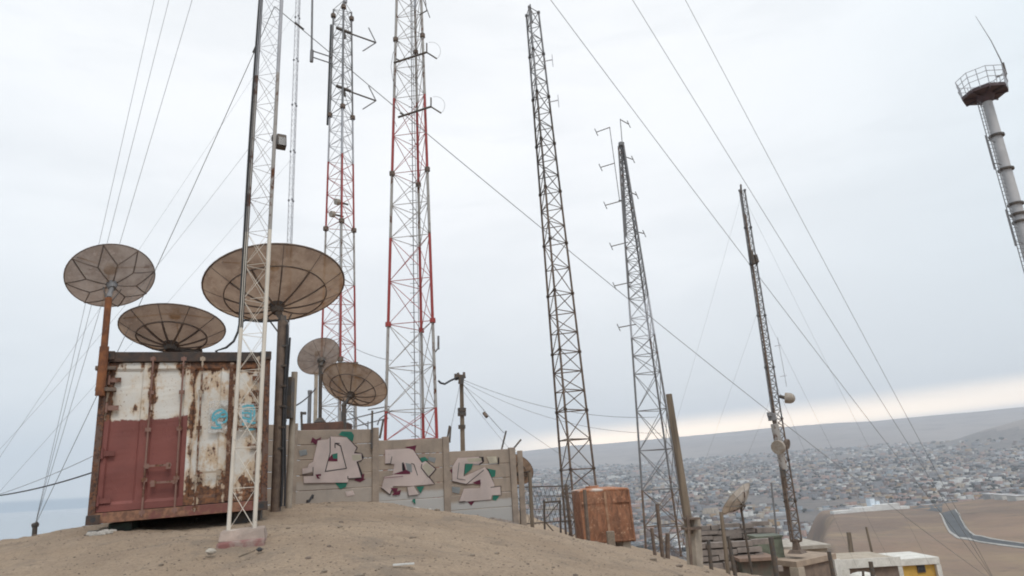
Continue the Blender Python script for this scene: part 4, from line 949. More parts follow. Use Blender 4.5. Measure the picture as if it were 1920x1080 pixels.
b = MB(); b.box(P(1468, 885, 29.9), (.2, .2, .45)); b.build('box', M['dark_steel'], o, bevel=.02)
b = MB(); b.tube(P(1480, 835, 30), P(1462, 840, 30), .05, 5); b.build('bracket', M['dark_steel'], o)
# platform tower at the right edge
Yt = 48
b7 = P(2010, 760, Yt); t7 = P(1848, 182, Yt); b7e = b7 + (b7 - t7) * .35
pt7 = thing('observation_tower', 'white tubular tower with a railed hexagonal platform at the right edge', 'tower', b7e)
tube_m = painted('tower_tube', (.52, .50, .50), rust=(.3, .2, .17), amount=.35, scale=1.2)
for i in range(5):
    b = MB(); b.tube(b7e.lerp(t7, i / 5), b7e.lerp(t7, (i + 1) / 5), .49 - .026 * i, 16, .49 - .026 * (i + 1)); s_ = b.build('shaft_section', tube_m if i % 2 == 0 else tube_m, pt7)
for y in (255, 318, 383, 402, 416):
    tt = tpix(b7e, t7, y + 0); q = b7e.lerp(t7, tt); d = (t7 - b7e).normalized(); b = MB(); b.tube(q - d * .08, q + d * .08, .56, 12); b.build('collar', M['dark_steel'], pt7)
b = MB()
ax7 = (t7 - b7e).normalized(); sd = -RI * .72 - FW * .2
for k in range(2): b.tube(t7 + sd - ax7 * .5 + FW * (.3 * k) , t7 + sd - ax7 * 16 + FW * (.3 * k), .035, 5)
for k in range(45): q = t7 + sd - ax7 * (.6 + k * .34); b.tube(q, q + FW * .3, .02, 4); b.tube(q, q - sd * .4, .02, 4)
b.tube(t7 + sd * 1.6 - ax7 * 3.6, t7 + sd * 1.6 - ax7 * 6.6, .05, 5); b.tube(t7 + sd * 1.6 - ax7 * 10, t7 + sd * 1.6 - ax7 * 13, .05, 5)
for k in (4, 6, 10.4, 12.6): b.tube(t7 + sd * 1.6 - ax7 * k, t7 - ax7 * (k + .2), .035, 4)
b.build('ladder', M['grey_steel'], pt7)
hx = [ax7.orthogonal().normalized()]; hx.append(ax7.cross(hx[0]))
RP = 37 * mpp(t7)
def ring7(k, rr, h, n=8): a = 2 * math.pi * (k + .5) / n; return t7 + (hx[0] * math.cos(a) + hx[1] * math.sin(a)) * rr + ax7 * h
b = MB(); b.hexa([ring7(k, RP, .15) for k in range(8)], [ring7(k, RP, .42) for k in range(8)]); b.tube(t7 - ax7 * .5, t7 + ax7 * .15, .40, 12, .7)
for k in range(8): b.beam(t7 + ax7 * .05, ring7(k, RP * .97, .1), .1, .14)
b.build('platform', mat('platform_paint', (.11, .065, .07), (.075, .05, .052), 2, .7), pt7)
b = MB()
for h in (.95, 1.45, 1.9):
    for k in range(8): b.tube(ring7(k, RP * 1.08, h), ring7(k + 1, RP * 1.08, h), .028, 5)
for k in range(16):
    a = ring7(k // 2, RP, .3) if k % 2 == 0 else (ring7(k // 2, RP, .3) + ring7(k // 2 + 1, RP, .3)) / 2
    c_ = ring7(k // 2, RP * 1.08, 1.9) if k % 2 == 0 else (ring7(k // 2, RP * 1.08, 1.9) + ring7(k // 2 + 1, RP * 1.08, 1.9)) / 2
    b.tube(a, c_, .03, 5)
b.build('railing', M['pale_steel'], pt7)
o = thing('whip_antenna', 'long thin whip antenna leaning off the railed tower platform', 'antenna', P(1886, 138, Yt))
b = MB(); b.path([P(1886, 140, Yt), P(1876, 112, Yt), P(1858, 76, Yt), P(1829, 30, Yt)], [.06, .045, .03, .015], 5); b.build('rod', M['grey_steel'], o)
b = MB(); b.tube(P(1886, 140, Yt), P(1880, 118, Yt), .10, 6); b.tube(P(1868, 144, Yt), P(1888, 138, Yt), .05, 5); b.build('base_clamp', M['dark_steel'], o)
# ------------------------------------------------------------------ guy wires
anc = P(66, 1006, 12.6); anc.z = gz(anc.x, anc.y)
ap = thing('guy_anchor_post', 'short post anchoring the guy wires at the left edge of the hilltop', 'post', anc)
b = MB(); b.tube(anc - Z * .3, P(66, 982, 12.6), .045, 8, .04); b.build('stake', M['dark_steel'], ap)
b = MB(); b.tube(P(62, 986, 12.6), P(70, 983, 12.6), .05, 8); b.build('eye_plate', M['dark_steel'], ap)
def mast_at(y):
    for i in range(400):
        pass
    lo, hi = -10.0, MASTH
    t = None
    # row on the mast axis extended past the frame
    for _ in range(60):
        m = (lo + hi) / 2; q = m_b + dirm * m
        if q.dot(FW) <= .2: hi = m; continue
        row = 540 - FPX * q.dot(UP) / q.dot(FW)
        if row > y: lo = m
        else: hi = m
    return m_b + dirm * lo
lv = [mast_at(12), mast_at(-650), mast_at(-1010), mast_at(-1330)]
names = ['lowest', 'second', 'third', 'highest']
GW = 'guy wires of the masts'
atop = P(66, 984, 12.6)
for i, q in enumerate(lv):
    wire('guy_wire', names[i] + ' guy wire from the front mast down to the left anchor post', sag(q, atop, .12), .0036 if i else .0048, group=GW)
anr = P(1868, 1092, 22); anr.z = gz(anr.x, anr.y)
for i, q in enumerate(lv):
    wire('guy_wire', names[i] + ' guy wire from the front mast down across the town to the right', sag(q, anr, .25), .0062, group=GW)
ak = thing('guy_anchor_post', 'guy anchor stake on the slope at the lower right edge', 'post', anr); b = MB(); b.tube(anr - Z * .3, anr + Z * .1, .05, 8); b.build('stake', M['dark_steel'], ak)
# turnbuckles
for i, (x, y, lab) in enumerate(((487, 30, 'small turnbuckle on the left guy wire near the top of the front mast'), (579, 21, 'small turnbuckle on the right guy wire beside the front mast top'))):
    b = MB(); q = lv[0].lerp(atop if i == 0 else anr, .055 if i == 0 else .013); q2 = lv[0].lerp(atop if i == 0 else anr, .07 if i == 0 else .019); b.tube(q - Z * .0, q2, .016, 6); tag(b.build('turnbuckle', M['dark_steel']), lab, 'turnbuckle')
# other guys, fainter
for i, (x, y) in enumerate(((1391, 362), (1425, 570), (1455, 720))):
    q = P(x, y, 30.6)
    ti = P(1590 + 55 * i, 1105, 34); ti.z = min(ti.z, gz(ti.x, ti.y) + 3)
    wire('guy_wire', ['highest', 'middle', 'lowest'][i] + ' thin guy wire of the roof mast running down to the right', sag(q, P(1760 - 70 * i, 1092, 36), .2), .0045, group=GW)
    wire('guy_wire', ['highest', 'middle', 'lowest'][i] + ' thin guy wire of the roof mast running down to the left', sag(q, P(1180 + 60 * i, 1080, 36), .2), .0035, group=GW)
for i, (x0, y0, x1, y1, Yv, lab) in enumerate([(400, 345, -60, 905, 16, 'faint guy wire crossing the sky left of the largest dish'), (556, 20, -70, 960, 44, 'faint guy wire of the thin far mast running to the left'), (545, 300, -80, 1010, 44, 'lower faint guy wire of the thin far mast running to the left')]):
    wire('guy_wire', lab, sag(P(x0, y0, Yv) if i else mast_at(230), P(x1, y1, Yv * .7), .2), .0018 + .005 * (i > 0), group=GW)
wire('power_cable', 'black sagging cable running from the container corner off to the left', sag(P(190, 880, 10.6), P(-90, 935, 14), .12), .012, 'black', cat='cable')
wire('power_cable', 'second thin cable running from the container off to the left', sag(P(185, 850, 10.6), P(-90, 950, 15), .1), .005, 'wire', cat='cable')
# ------------------------------------------------------------------ utility pole
up0, up1 = P(869, 905, 29), P(865, 704, 29)
upo = thing('utility_pole', 'dark wooden utility pole with cables behind the right end of the wall', 'utility pole', up0)
b = MB(); b.tube(up0, up1, .11, 10, .085); b.build('pole', M['wood'], upo)
b = MB(); b.beam(P(853, 711, 28.8), P(873, 706, 28.8), .09, .12); b.beam(P(864, 720, 28.8), P(866, 703, 28.8), .24, .22); b.build('crossarm', M['dark_steel'], upo)
b = MB()
for x, y in ((854, 706), (859, 704), (870, 703)): b.tube(P(x, y + 3, 28.8), P(x, y - 5, 28.8), .06, 8)
b.build('insulator', M['brown_steel'], upo)
b = MB()
for y in (768, 776, 800): b.tube(P(866, y + 4, 29), P(866, y - 3, 29), .19 if y < 790 else .16, 10)
b.build('band', M['dark_steel'], upo)
wire('power_cable', 'thick drooping cable between the tall red tower and the utility pole', [P(822, 714, 27.4), P(826, 718, 27.5), P(834, 720, 27.8), P(844, 714, 28.3), P(855, 709, 28.7), P(866, 706, 28.9)], .045, 'black', cat='cable')
for i, (x0, y0, x1, y1, s_, r_, lab) in enumerate([(868, 712, 1230, 782, .5, .010, 'upper thin line from the utility pole towards the right towers'), (868, 716, 1240, 812, .6, .008, 'second thin line from the utility pole towards the right'),
        (868, 722, 1110, 890, .1, .008, 'thin stay falling from the utility pole towards the orange tank'), (868, 720, 945, 812, .05, .013, 'stay wire with an insulator from the utility pole down to the wall end'), (862, 722, 838, 840, .0, .010, 'stay wire falling left from the utility pole to the wall'), (866, 730, 990, 880, .1, .007, 'thin stay from the utility pole to behind the wall end dish')]):
    wire('stay_wire', lab, sag(P(x0, y0, 29), P(x1, y1, 29 if i < 3 else 24), s_), r_, group='wires of the utility pole')
q = P(910, 777, 27.1); b = MB(); b.tube(P(907, 774, 27), P(913, 782, 26.9), .07, 8); tag(b.build('insulator', M['brown_steel']), 'small egg insulator on the stay wire right of the utility pole', 'insulator')
wire('power_cable', 'faint line between the far red tower and the tall red tower', sag(P(660, 650, 36), P(735, 676, 27.5), .1), .014, cat='cable')
wire('power_cable', 'line from the tall red tower down to the graffiti wall', [P(735, 770, 26.5), P(722, 778, 24), P(712, 785, 20), P(708, 796, 18)], .02, 'black', cat='cable')
wire('power_cable', 'dark cable slanting from the switch cabinet up towards the small dish', sag(P(546, 765, 12), P(592, 728, 18), .06), .016, 'black', cat='cable')
for i, (x, y, yy, lab) in enumerate(((580, 792, 734, 'thin grey post left of the small dish pole behind the wall'), (592, 790, 700, 'pale yellowish post beside the small dish pole behind the wall'))):
    b = MB(); q0 = P(x, y, 19.5); b.tube((q0.x, q0.y, gz(q0.x, q0.y) - .2), P(x + 1, yy, 19.5), .055, 8); b.tube(P(x + 1, yy + 4, 19.5), P(x + 1, yy - 2, 19.5), .065, 8); tag(b.build('post', M['grey_steel'] if i == 0 else M['beige_plaster']), lab, 'post')
# low frame behind the wall between the far tower and tall tower
fr = thing('pipe_frame', 'thin pipe frame behind the wall between the two red towers', 'frame', P(690, 870, 30))
b = MB()
for (a, c_) in (((640, 772), (640, 860)), ((664, 765), (664, 860)), ((690, 790), (690, 870)), ((640, 772), (664, 772)), ((640, 790), (730, 768)), ((664, 800), (728, 784)), ((656, 775), (690, 800)), ((690, 768), (730, 762))): b.tube(P(*a, 30), P(*c_, 30), .03, 5)
b.build('pipes', M['grey_steel'], fr)
# ------------------------------------------------------------------ rusty tank
tq = P(1140, 1030, 20.0); tb, tt_ = P(1146, 1018, 20), P(1134, 922, 20)
k = 20 * mpp(tq) / 20
Rt = 56 * mpp(P(1140, 970, 20)); axt = (tt_ - tb).normalized()
tank = thing('water_tank', 'big orange rusty upright tank behind the brow of the slope', 'tank', tb)
t = NT('tank_rust'); n = t.noise(3, 8, .65); st = t.noise(9, 8, .72, t.coord('Object', (1, 1, .3))); x, y, z = t.sep(t.coord())
c_ = t.mix(t.step(st, .36, .66), (.345, .155, .085), (.155, .072, .045)); c_ = t.mix(t.math('MULTIPLY', t.step(n, .5, .62), .7), c_, (.25, .125, .075)); c_ = t.mix(t.step(t.noise(11, 7, .75), .55, .66), c_, (.50, .30, .19))
t.bump(n, .5, .02); tank_m = t.col(c_, .9)
t = NT('tank_top_rust'); n = t.noise(2.4, 7, .65); tank_top_m = t.col(t.mix(t.step(n, .42, .55), (.58, .50, .44), (.36, .15, .075)), .9)
yaw = Matrix.Rotation(math.radians(7), 3, 'Z'); Ht = (tt_ - tb).length; WB, DB = 92 * mpp(tb), 1.15
ux, uy = yaw @ Vector((1, 0, 0)), yaw @ Vector((0, 1, 0)); cF = P(1098, 1021, 19.3)
def tpt(u, v, h): return cF + ux * (u * WB) + uy * (v * DB) + axt * (h * Ht)
def dented(b, o_, du, dv, n_, nu=10, nv=12):
    vs = []
    for j in range(nv + 1):
        for i in range(nu + 1):
            u_, v_ = i / nu, j / nv; q = o_ + du * u_ + dv * v_; e = min(u_, 1 - u_, v_, 1 - v_)
            vs.append(q + n_ * ((.05 * fractal(q.x * 1.7, q.z * 1.7 + q.y, 1, 3) + .035) * min(1, e * 5)))
    b.add(vs, [(j * (nu + 1) + i, j * (nu + 1) + i + 1, (j + 1) * (nu + 1) + i + 1, (j + 1) * (nu + 1) + i) for j in range(nv) for i in range(nu)], 0, True)
b = MB(); up_ = axt * Ht
dented(b, tpt(0, 0, 0), ux * WB, up_, -uy); dented(b, tpt(0, 1, 0), -uy * DB, up_, -ux); dented(b, tpt(1, 0, 0), uy * DB, up_, ux); dented(b, tpt(1, 1, 0), -ux * WB, up_, uy)
dented(b, tpt(0, 1, 0), ux * WB, -uy * DB, -axt); b.build('shell', tank_m, tank)
b = MB(); lo_ = [tpt(-.012, -.012, .985), tpt(1.012, -.012, .985), tpt(1.012, 1.012, .985), tpt(-.012, 1.012, .985)]; hi_ = [tpt(-.012, -.012, 1.01), tpt(1.012, -.012, 1.01), tpt(1.012, 1.012, 1.01), tpt(-.012, 1.012, 1.01)]; b.hexa(lo_, hi_)
b.hexa([q for q in hi_], [tpt(.25, .25, 1.05), tpt(.75, .25, 1.05), tpt(.75, .75, 1.05), tpt(.25, .75, 1.05)]); b.tube(tpt(.35, .45, 1.04), tpt(.35, .45, 1.085), .2, 12); b.build('lid', tank_top_m, tank)
seam_m = mat('seam_rust', (.42, .25, .16), (.28, .15, .09), 6, .9)
b = MB(); b.beam(tpt(.5, -.03, .02), tpt(.5, -.03, .97), .07, .05, up=uy); b.build('seam_strip', seam_m, tank)
for h_ in (.76, .04):
    b = MB(); b.beam(tpt(0, -.025, h_), tpt(1, -.025, h_), .035, .045); b.build('rim_band', tank_m, tank)
for u_ in (0, 1):
    b = MB(); b.beam(tpt(u_, -.005, .0), tpt(u_, -.005, .985), .05, .05, up=uy); b.build('corner_angle', tank_m, tank)
for u_, v_ in ((.15, .15), (.85, .15), (.15, .85), (.85, .85)):
    q = tpt(u_, v_, 0); b = MB(); b.box((q.x, q.y, q.z - .3), (.22, .22, .6)); b.build('foot', M['concrete'], tank)
# posts and fence round the tank
def post(label, x0, y0, x1, y1, Y, r=.05, m='wood', name='fence_post', cat='post', group='fence posts along the slope', sink=.25, n=7):
    a, c_ = P(x0, y0, Y), P(x1, y1, Y); d = (a - c_).normalized(); b = MB(); b.tube(a + d * sink, c_, r, n, r * .92); return tag(b.build(name, M[m]), label, cat, group)
post('rusty angle post standing in front of the left side of the orange tank', 1104, 1019, 1096, 918, 18.4, .055, 'brown_steel')
b = MB(); a, c_ = P(1147, 1034, 18.6), P(1144, 996, 18.6); b.beam(a - Z * .2, c_, .2, .2); tag(b.build('concrete_stub', M['stone'], bevel=.015), 'short grey concrete stub in front of the middle of the tank', 'post')
post('leaning rusty post left of the orange tank in front of the dark tower', 1072, 1016, 1061, 908, 21.5, .06, 'brown_steel')
gt = thing('mesh_fence', 'low pipe and wire mesh fence between the wall end and the orange tank', 'fence', P(1030, 1008, 21))
for x, y0, y1 in ((1020, 1008, 938), (1050, 1014, 938), (975, 1000, 906)):
    b = MB(); b.tube(P(x + 2, y0 + 8, 21), P(x, y1, 21), .032, 6); b.build('post', M['dark_steel'], gt)
b = MB()
for (a, c_, r) in (((962, 914), (1068, 911), .022), ((962, 984), (1072, 976), .02), ((1018, 942), (1052, 940), .03), ((1020, 976), (1052, 1012), .02), ((1050, 940), (1024, 972), .016), ((1000, 930), (1070, 930), .01), ((1000, 955), (1070, 955), .01)): b.tube(P(*a, 21), P(*c_, 21), r, 5)
for i in range(14): x = 966 + i * 7.6; b.tube(P(x, 914, 21.02), P(x + 22, 984, 21.02), .006, 3); b.tube(P(x + 22, 914, 21.03), P(x, 984, 21.03), .006, 3)
b.build('rails', M['dark_steel'], gt)
# leaning wooden pole on a concrete stub
wp = thing('wooden_pole', 'tall leaning wooden pole strapped to a concrete stub beside the tapering tower', 'pole', P(1302, 1062, 14.2))
b = MB(); b.tube(P(1294, 1000, 14.2), P(1254, 739, 14.2), .085, 10, .066); b.build('pole', M['wood'], wp)
b = MB(); b.beam(P(1305, 1085, 14.2), P(1298, 972, 14.3), .24, .24); b.build('stub', M['concrete'], wp, bevel=.015)
b = MB(); b.beam(P(1298, 1078, 14.0), P(1289, 966, 14.0), .05, .05); b.box(P(1296, 990, 14.15), (.34, .32, .05)); b.box(P(1296, 972, 14.15), (.32, .3, .03)); b.build('strap', M['brown_steel'], wp)
for i, (x0, y0, x1, y1, Y, r, m, lab) in enumerate([(1229, 1047, 1222, 990, 19, .05, 'brown_steel', 'dark thin post right of the orange tank on the brow'), (1243, 1047, 1232, 945, 20, .06, 'brown_steel', 'thicker rusty post beside the foot of the tapering tower'), (1252, 1046, 1252, 1000, 20, .07, 'brown_steel', 'short fat rusty post at the foot of the tapering tower'),
        (1334, 1068, 1328, 1012, 16, .045, 'dark_steel', 'short dark post right of the leaning wooden pole'), (1366, 1078, 1352, 960, 20, .06, 'wood', 'tall dark post left of the white dish, leaning slightly'), (1380, 1085, 1365, 1005, 17, .05, 'dark_steel', 'dark post just below the white dish'), (1457, 1085, 1445, 1007, 18, .07, 'dark_steel', 'thick black post in front of the green tank box'),
        (1564, 1088, 1554, 1034, 20, .06, 'dark_steel', 'dark post in front of the corner of the flat roofed block'), (1638, 1088, 1632, 1053, 19, .06, 'dark_steel', 'black post in front of the long white roof'), (1619, 1088, 1618, 1070, 19, .035, 'dark_steel', 'short thin black post before the long white roof'),
        (1596, 1034, 1591, 998, 60, .20, 'wood', 'stubby dark pole on the brown slope beyond the flat roofs'), (1634, 1032, 1624, 988, 60, .10, 'wood', 'thin bare pole on the brown slope beyond the flat roofs'), (1458, 1015, 1446, 905, 33, .05, 'grey_steel', 'thin grey pole just left of the roof mast')]):
    post(lab, x0, y0, x1, y1, Y, r, m)
# lower terraces: stacked block walls at lower right
for i, (x0, y0, x1, y1, Y, rows, lab) in enumerate([(1305, 985, 1432, 998, 34, 4, 'upper stacked grey block wall behind the white dish'), (1310, 1018, 1420, 1030, 29, 5, 'lower stacked grey block wall below the white dish')]):
    o = thing('block_wall', lab, 'wall', P((x0 + x1) / 2, y1 + 20, Y), 'block walls on the lower slope')
    a, c_ = P(x0, y0, Y), P(x1, y1, Y); d = (c_ - a); d.z = 0; Ln = d.length; d.normalize(); h = .24; b = MB()
    for r in range(rows):
        x = (r % 2) * .3 - .3
        while x < Ln:
            w = random.uniform(.35, 1.1); q = a + d * (x + w / 2) - Z * (h * (r + .5)) + Vector((0, random.uniform(-.10, .10) - .05 * r, random.uniform(-.035, .035)))
            b.box(q, (w - .03, .3, h - random.uniform(.03, .07)), Matrix.Rotation(math.atan2(d.y, d.x) + random.uniform(-.03, .03), 3, 'Z')); x += w
    b.beam(a - Z * (h * rows + .02) + Vector((0, .18, 0)), c_ - Z * (h * rows + .02) + Vector((0, .18, 0)), .3, .1)
    b.beam(a - Z * (h * rows / 2) + Vector((0, .1, 0)), c_ - Z * (h * rows / 2) + Vector((0, .1, 0)), .12, h * rows - .1)
    b.build('blocks', mat('grey_block', (.30, .25, .22), (.21, .175, .155), 3, .95), o)
# flat roofed block carrying the mast
blk = thing('flat_roofed_building', 'brown flat roofed block with a pale corner carrying the slim mast', 'building', P(1492, 1080, 30))
cA, cB, cC = P(1493, 1053, 29.6), P(1398, 1041, 32.0), P(1568, 1041, 31.4)
zr_ = cA.z; cB.z = cC.z = zr_; cD = cB + cC - cA; hgt = 3.4
dn = -Z * hgt
ce = (cA + cB + cC + cD) / 4
ins = lambda p, k=.9: ce + (p - ce) * k - Z * .0
b = MB(); lo_ = [ins(p) + dn for p in (cA, cC, cD, cB)]; hi_ = [ins(p) - Z * .24 for p in (cA, cC, cD, cB)]; b.hexa(lo_, hi_); b.build('wall', M['brown_plaster'], blk)
b = MB(); b.hexa([p - Z * .24 for p in (cA, cC, cD, cB)], [p - Z * .0 for p in (cA, cC, cD, cB)]); b.build('roof', mat('dusty_roof', (.40, .30, .225), (.31, .235, .18), 2, .95), blk, bevel=.02)
b = MB(); q = ins(cA, .905); b.box((q.x, q.y, q.z - .24 - 1.55), (.42, .42, 3.1), Matrix.Rotation(.6, 3, 'Z')); b.build('corner_pillar', M['beige_plaster'], blk)
b = MB(); q = ins(cC, .905); b.box((q.x, q.y, q.z - .24 - 1.55), (.42, .42, 3.1), Matrix.Rotation(.6, 3, 'Z')); b.build('corner_pillar', M['white_plaster'], blk)
bx = thing('roof_hut', 'low beige hut with a flat roof behind the slim roof mast', 'hut', P(1500, 1030, 35))
b = MB(); q0, q1 = P(1470, 1018, 35), P(1552, 1026, 35); b.box(((q0.x + q1.x) / 2, 36.6, q1.z - 1.6), (q1.x - q0.x, 3, 3.2)); b.build('wall', M['beige_plaster'], bx)
b = MB(); b.box(((q0.x + q1.x) / 2, 36.5, q1.z + .06), (q1.x - q0.x + .2, 3.3, .16)); b.build('roof', M['pale_concrete'], bx)
ag = thing('green_cabinet', 'olive green box standing behind the black post at lower right', 'cabinet', P(1445, 1033, 31))
b = MB(); q0, q1 = P(1423, 1034, 31), P(1467, 1009, 31); b.box(((q0.x + q1.x) / 2, 31.6, (q0.z + q1.z) / 2 - .3), (q1.x - q0.x, 1.1, q1.z - q0.z + .7)); b.build('body', M['green_tank'], ag, bevel=.02)
b = MB(); b.box(((q0.x + q1.x) / 2, 31.6, q1.z + .08), (q1.x - q0.x + .1, 1.2, .08)); b.build('lid', M['green_tank'], ag)
shd = thing('shed', 'low dark green and brown shed left of the flat roofed block', 'shed', P(1420, 1090, 28))
b = MB(); q0, q1 = P(1390, 1052, 28), P(1450, 1052, 28); b.box(((q0.x + q1.x) / 2, 29.0, q0.z - 1.5), (q1.x - q0.x, 2.0, 3.0)); b.build('wall', mat('shed_paint', (.10, .105, .085), (.16, .10, .075), 1.2, .85), shd)
b = MB(); b.box(((q0.x + q1.x) / 2, 28.95, q0.z + .05), (q1.x - q0.x + .25, 2.3, .12)); b.build('roof', mat('shed_roof', (.27, .18, .135), (.2, .14, .11), 2, .9), shd)
lw = thing('long_building', 'long low building with a white parapet roof left of the yellow house', 'building', P(1620, 1080, 40))
q0, q1 = P(1574, 1046, 40), P(1684, 1052, 40); zt_ = (q0.z + q1.z) / 2; cx_ = (q0.x + q1.x) / 2; Wl = q1.x - q0.x
b = MB(); b.box((cx_, 41.7, zt_ - 1.9), (Wl, 3.1, 2.9)); b.build('wall', M['brown_plaster'], lw)
b = MB(); b.box((cx_, 41.7, zt_ - .2), (Wl + .2, 3.4, .36)); b.build('roof', mat('sandy_roof', (.46, .39, .31), (.36, .30, .24), 1.5, .95), lw); b = MB(); b.box((cx_, 39.96, zt_ - .17), (Wl + .24, .08, .46)); b.build('fascia', M['white_plaster'], lw)
b = MB(); b.box((q0.x + .1, 39.95, zt_ - 1.9), (.5, .3, 2.98)); b.build('pillar', M['white_plaster'], lw)
for k in range(3):
    b = MB(); b.box((q0.x + Wl * (.3 + .25 * k), 40.17, zt_ - 1.5), (.55, .12, .8)); f_ = b.build('window', M['dark_steel'], lw)
    b = MB(); b.box((q0.x + Wl * (.3 + .25 * k), 40.10, zt_ - 1.5), (.4, .03, .62)); b.build('pane', M['glass_dark'], f_)
yh = thing('yellow_house', 'small bright yellow house with white edges and one dark window', 'house', P(1717, 1090, 42))
q0, q1 = P(1678, 1045, 42), P(1757, 1045, 42); zt_ = P(1717, 1046, 42).z; cx_ = (q0.x + q1.x) / 2; Wl = q1.x - q0.x
b = MB(); b.box((cx_, 43.4, zt_ - 1.9), (Wl - .3, 2.6, 3.0)); b.build('wall', M['yellow_plaster'], yh)
b = MB(); b.box((cx_, 43.4, zt_ - .2), (Wl + .1, 3.0, .38)); b.build('roof', M['white_plaster'], yh, bevel=.02)
for xx in (q0.x + .12, q1.x - .08): b = MB(); b.box((xx, 42.02, zt_ - 1.9), (.26, .3, 2.98)); b.build('pillar', M['white_plaster'], yh)
w_ = P(1728, 1064, 42); b = MB(); b.box((w_.x, 42.08, w_.z), (.46, .1, .56)); f_ = b.build('window', M['dark_steel'], yh); b = MB(); b.box((w_.x, 42.02, w_.z), (.34, .03, .44)); b.build('pane', M['glass_dark'], f_)
b = MB(); q = P(1617, 1082, 36); b.ball(q, .5, 18, 8, (1.3, 1, .5)); tag(b.build('water_tank', M['white_plaster']), 'low white domed tank before the long building, at the bottom edge', 'tank')
# litter and stones
b = MB(); a = P(757, 1066, 6.35); a.z = gz(a.x, a.y) + .045; b.box(a, (.19, .035, .012), Matrix.Rotation(.1, 3, 'Z')); tag(b.build('paper_strip', M['white_plastic']), 'white strip of paper lying on the sand at the bottom', 'litter')
for k, (x, y, Yv, lab) in enumerate(((790, 968, 17.2, 'long white broken board at the foot of the middle panel'), (812, 971, 17.4, 'white crumpled scrap at the foot of the middle panel'))):
    a = P(x, y, Yv); a.z = gz(a.x, a.y) + .05; b = MB(); b.box(a, (.42 if k == 0 else .22, .16, .05), Matrix.Rotation(-.15, 3, 'Z') @ Matrix.Rotation(.2, 3, 'Y')); b.box(a + Vector((.2, -.1, -.01)), (.12, .1, .04)); tag(b.build('scrap', M['white_plastic'], bevel=.01), lab, 'litter')
wire('scrap_rod', 'dark rod stub leaning at the foot of the left graffiti panel', [P(577, 944, 16.2), P(587, 928, 16.3)], .03, 'black', cat='rod')
b = MB()
for i in range(46):
    x, y = random.gauss(188, 14), random.gauss(992, 4); q = P(x, y, 9.35 + random.uniform(-.2, .4)); q.z = gz(q.x, q.y) + .02; b.ball(q, random.uniform(.02, .055), 6, 4, (1, .8, .6), jit=.25)
tag(b.build('rubble', M['pebble']), kind='stuff')
b = MB()
for i in range(240):
    t_ = random.random(); x = 840 + t_ * 160; y = 976 + t_ * 26 + random.gauss(0, 2.5); q = P(x, y, 18.1 + random.uniform(-.4, .4)); q.z = gz(q.x, q.y) + .03; b.ball(q, random.uniform(.03, .1), 6, 4, (1, .8, .6), jit=.25)
tag(b.build('rubble', mat('wall_rubble', (.27, .22, .185), (.18, .15, .13), 9, .95)), kind='stuff')
b = MB(); b2_ = MB()
for i in range(6000):
    a = math.radians(random.uniform(-44, 40)); r = 4.5 * (4.6 ** random.random()); x, y = r * math.sin(a), r * math.cos(a)
    s = random.choice((.004, .005, .006, .008)) * (1 + r / 22) * (random.uniform(2, 5) if random.random() < .03 else 1)
    (b if random.random() < .6 else b2_).ball((x, y, gz(x, y) + mesh_z(x, y) * 0 + (mesh_z(x, y) - gz(x, y)) + s * .25), s, 5, 3, (1.2, .9, .6), jit=.25)
tag(b.build('gravel', M['stone']), kind='stuff'); tag(b2_.build('gravel', mat('dark_stone', (.22, .17, .135), (.16, .125, .10), 20, .95)), kind='stuff')
# ------------------------------------------------------------------ the town
HC = [('white', (.56, .545, .52)), ('grey', (.19, .19, .20)), ('beige', (.36, .295, .23)), ('pale blue', (.25, .285, .32)), ('pinkish', (.36, .235, .195)), ('brown', (.14, .10, .085)), ('pale grey', (.36, .36, .37)), ('ochre', (.32, .21, .11))]
HM = [mat('town_' + n.replace(' ', '_'), c, tuple(x * .8 for x in c), .15, .9, bump=0) for n, c in HC]
RM = [mat('town_roof_' + n, c, tuple(x * .75 for x in c), .2, .9, bump=0) for n, c in (('grey', (.155, .155, .17)), ('dust', (.235, .205, .19)), ('rust', (.17, .095, .075)), ('white', (.60, .59, .59)))]
WM = mat('town_window', (.05, .055, .06), (.04, .04, .045), .5, .4, bump=0)
rs = np.random.RandomState(11)
def house_mesh(kind, wm, rm):
    b = MB()
    w, d, h = {0: (13, 11, 3.8), 1: (11, 12, 6.4), 2: (14, 11, 4.2), 3: (28, 13, 5.5), 4: (10, 10, 9.5)}[kind]
    b.box((0, 0, h / 2 - 2), (w, d, h + 4), mi=0)
    if kind == 2:
        b.hexa([(-w / 2 - .4, -d / 2 - .4, h + .01), (w / 2 + .4, -d / 2 - .4, h + .01), (w / 2 + .4, d / 2 + .4, h + .01), (-w / 2 - .4, d / 2 + .4, h + .01)], [(-w / 2 - .4, -.1, h + 1.7), (w / 2 + .4, -.1, h + 1.7), (w / 2 + .4, .1, h + 1.7), (-w / 2 - .4, .1, h + 1.7)], 1)
    else:
        b.box((0, 0, h + .15), (w + .3, d + .3, .3), mi=1)
        if kind in (1, 4): b.box((w * .2, d * .15, h + 1.3), (w * .4, d * .5, 2), mi=0)
        if kind in (0, 3): b.box((-w * .25, d * .1, h + .9), (1.6, 1.6, 1.2), mi=1)
    st = max(1, int(h // 2.8))
    for s in range(st):
        for k in range(max(2, int(w // 3.2))):
            x = -w / 2 + (k + .5) * w / max(2, int(w // 3.2)); z = s * 2.9 + 1.6
            b.box((x, -d / 2 - .02, z), (1.1, .08, 1.1), mi=2); b.box((x, d / 2 + .02, z), (1.1, .08, 1.1), mi=2)
    if kind != 3: b.box((0.4, -d / 2 - .03, .95), (.9, .1, 1.9), mi=2)
    o = b.build('town_house', [wm, rm, WM], local=True); me = o.data; bpy.data.objects.remove(o); ORI.clear(); return me
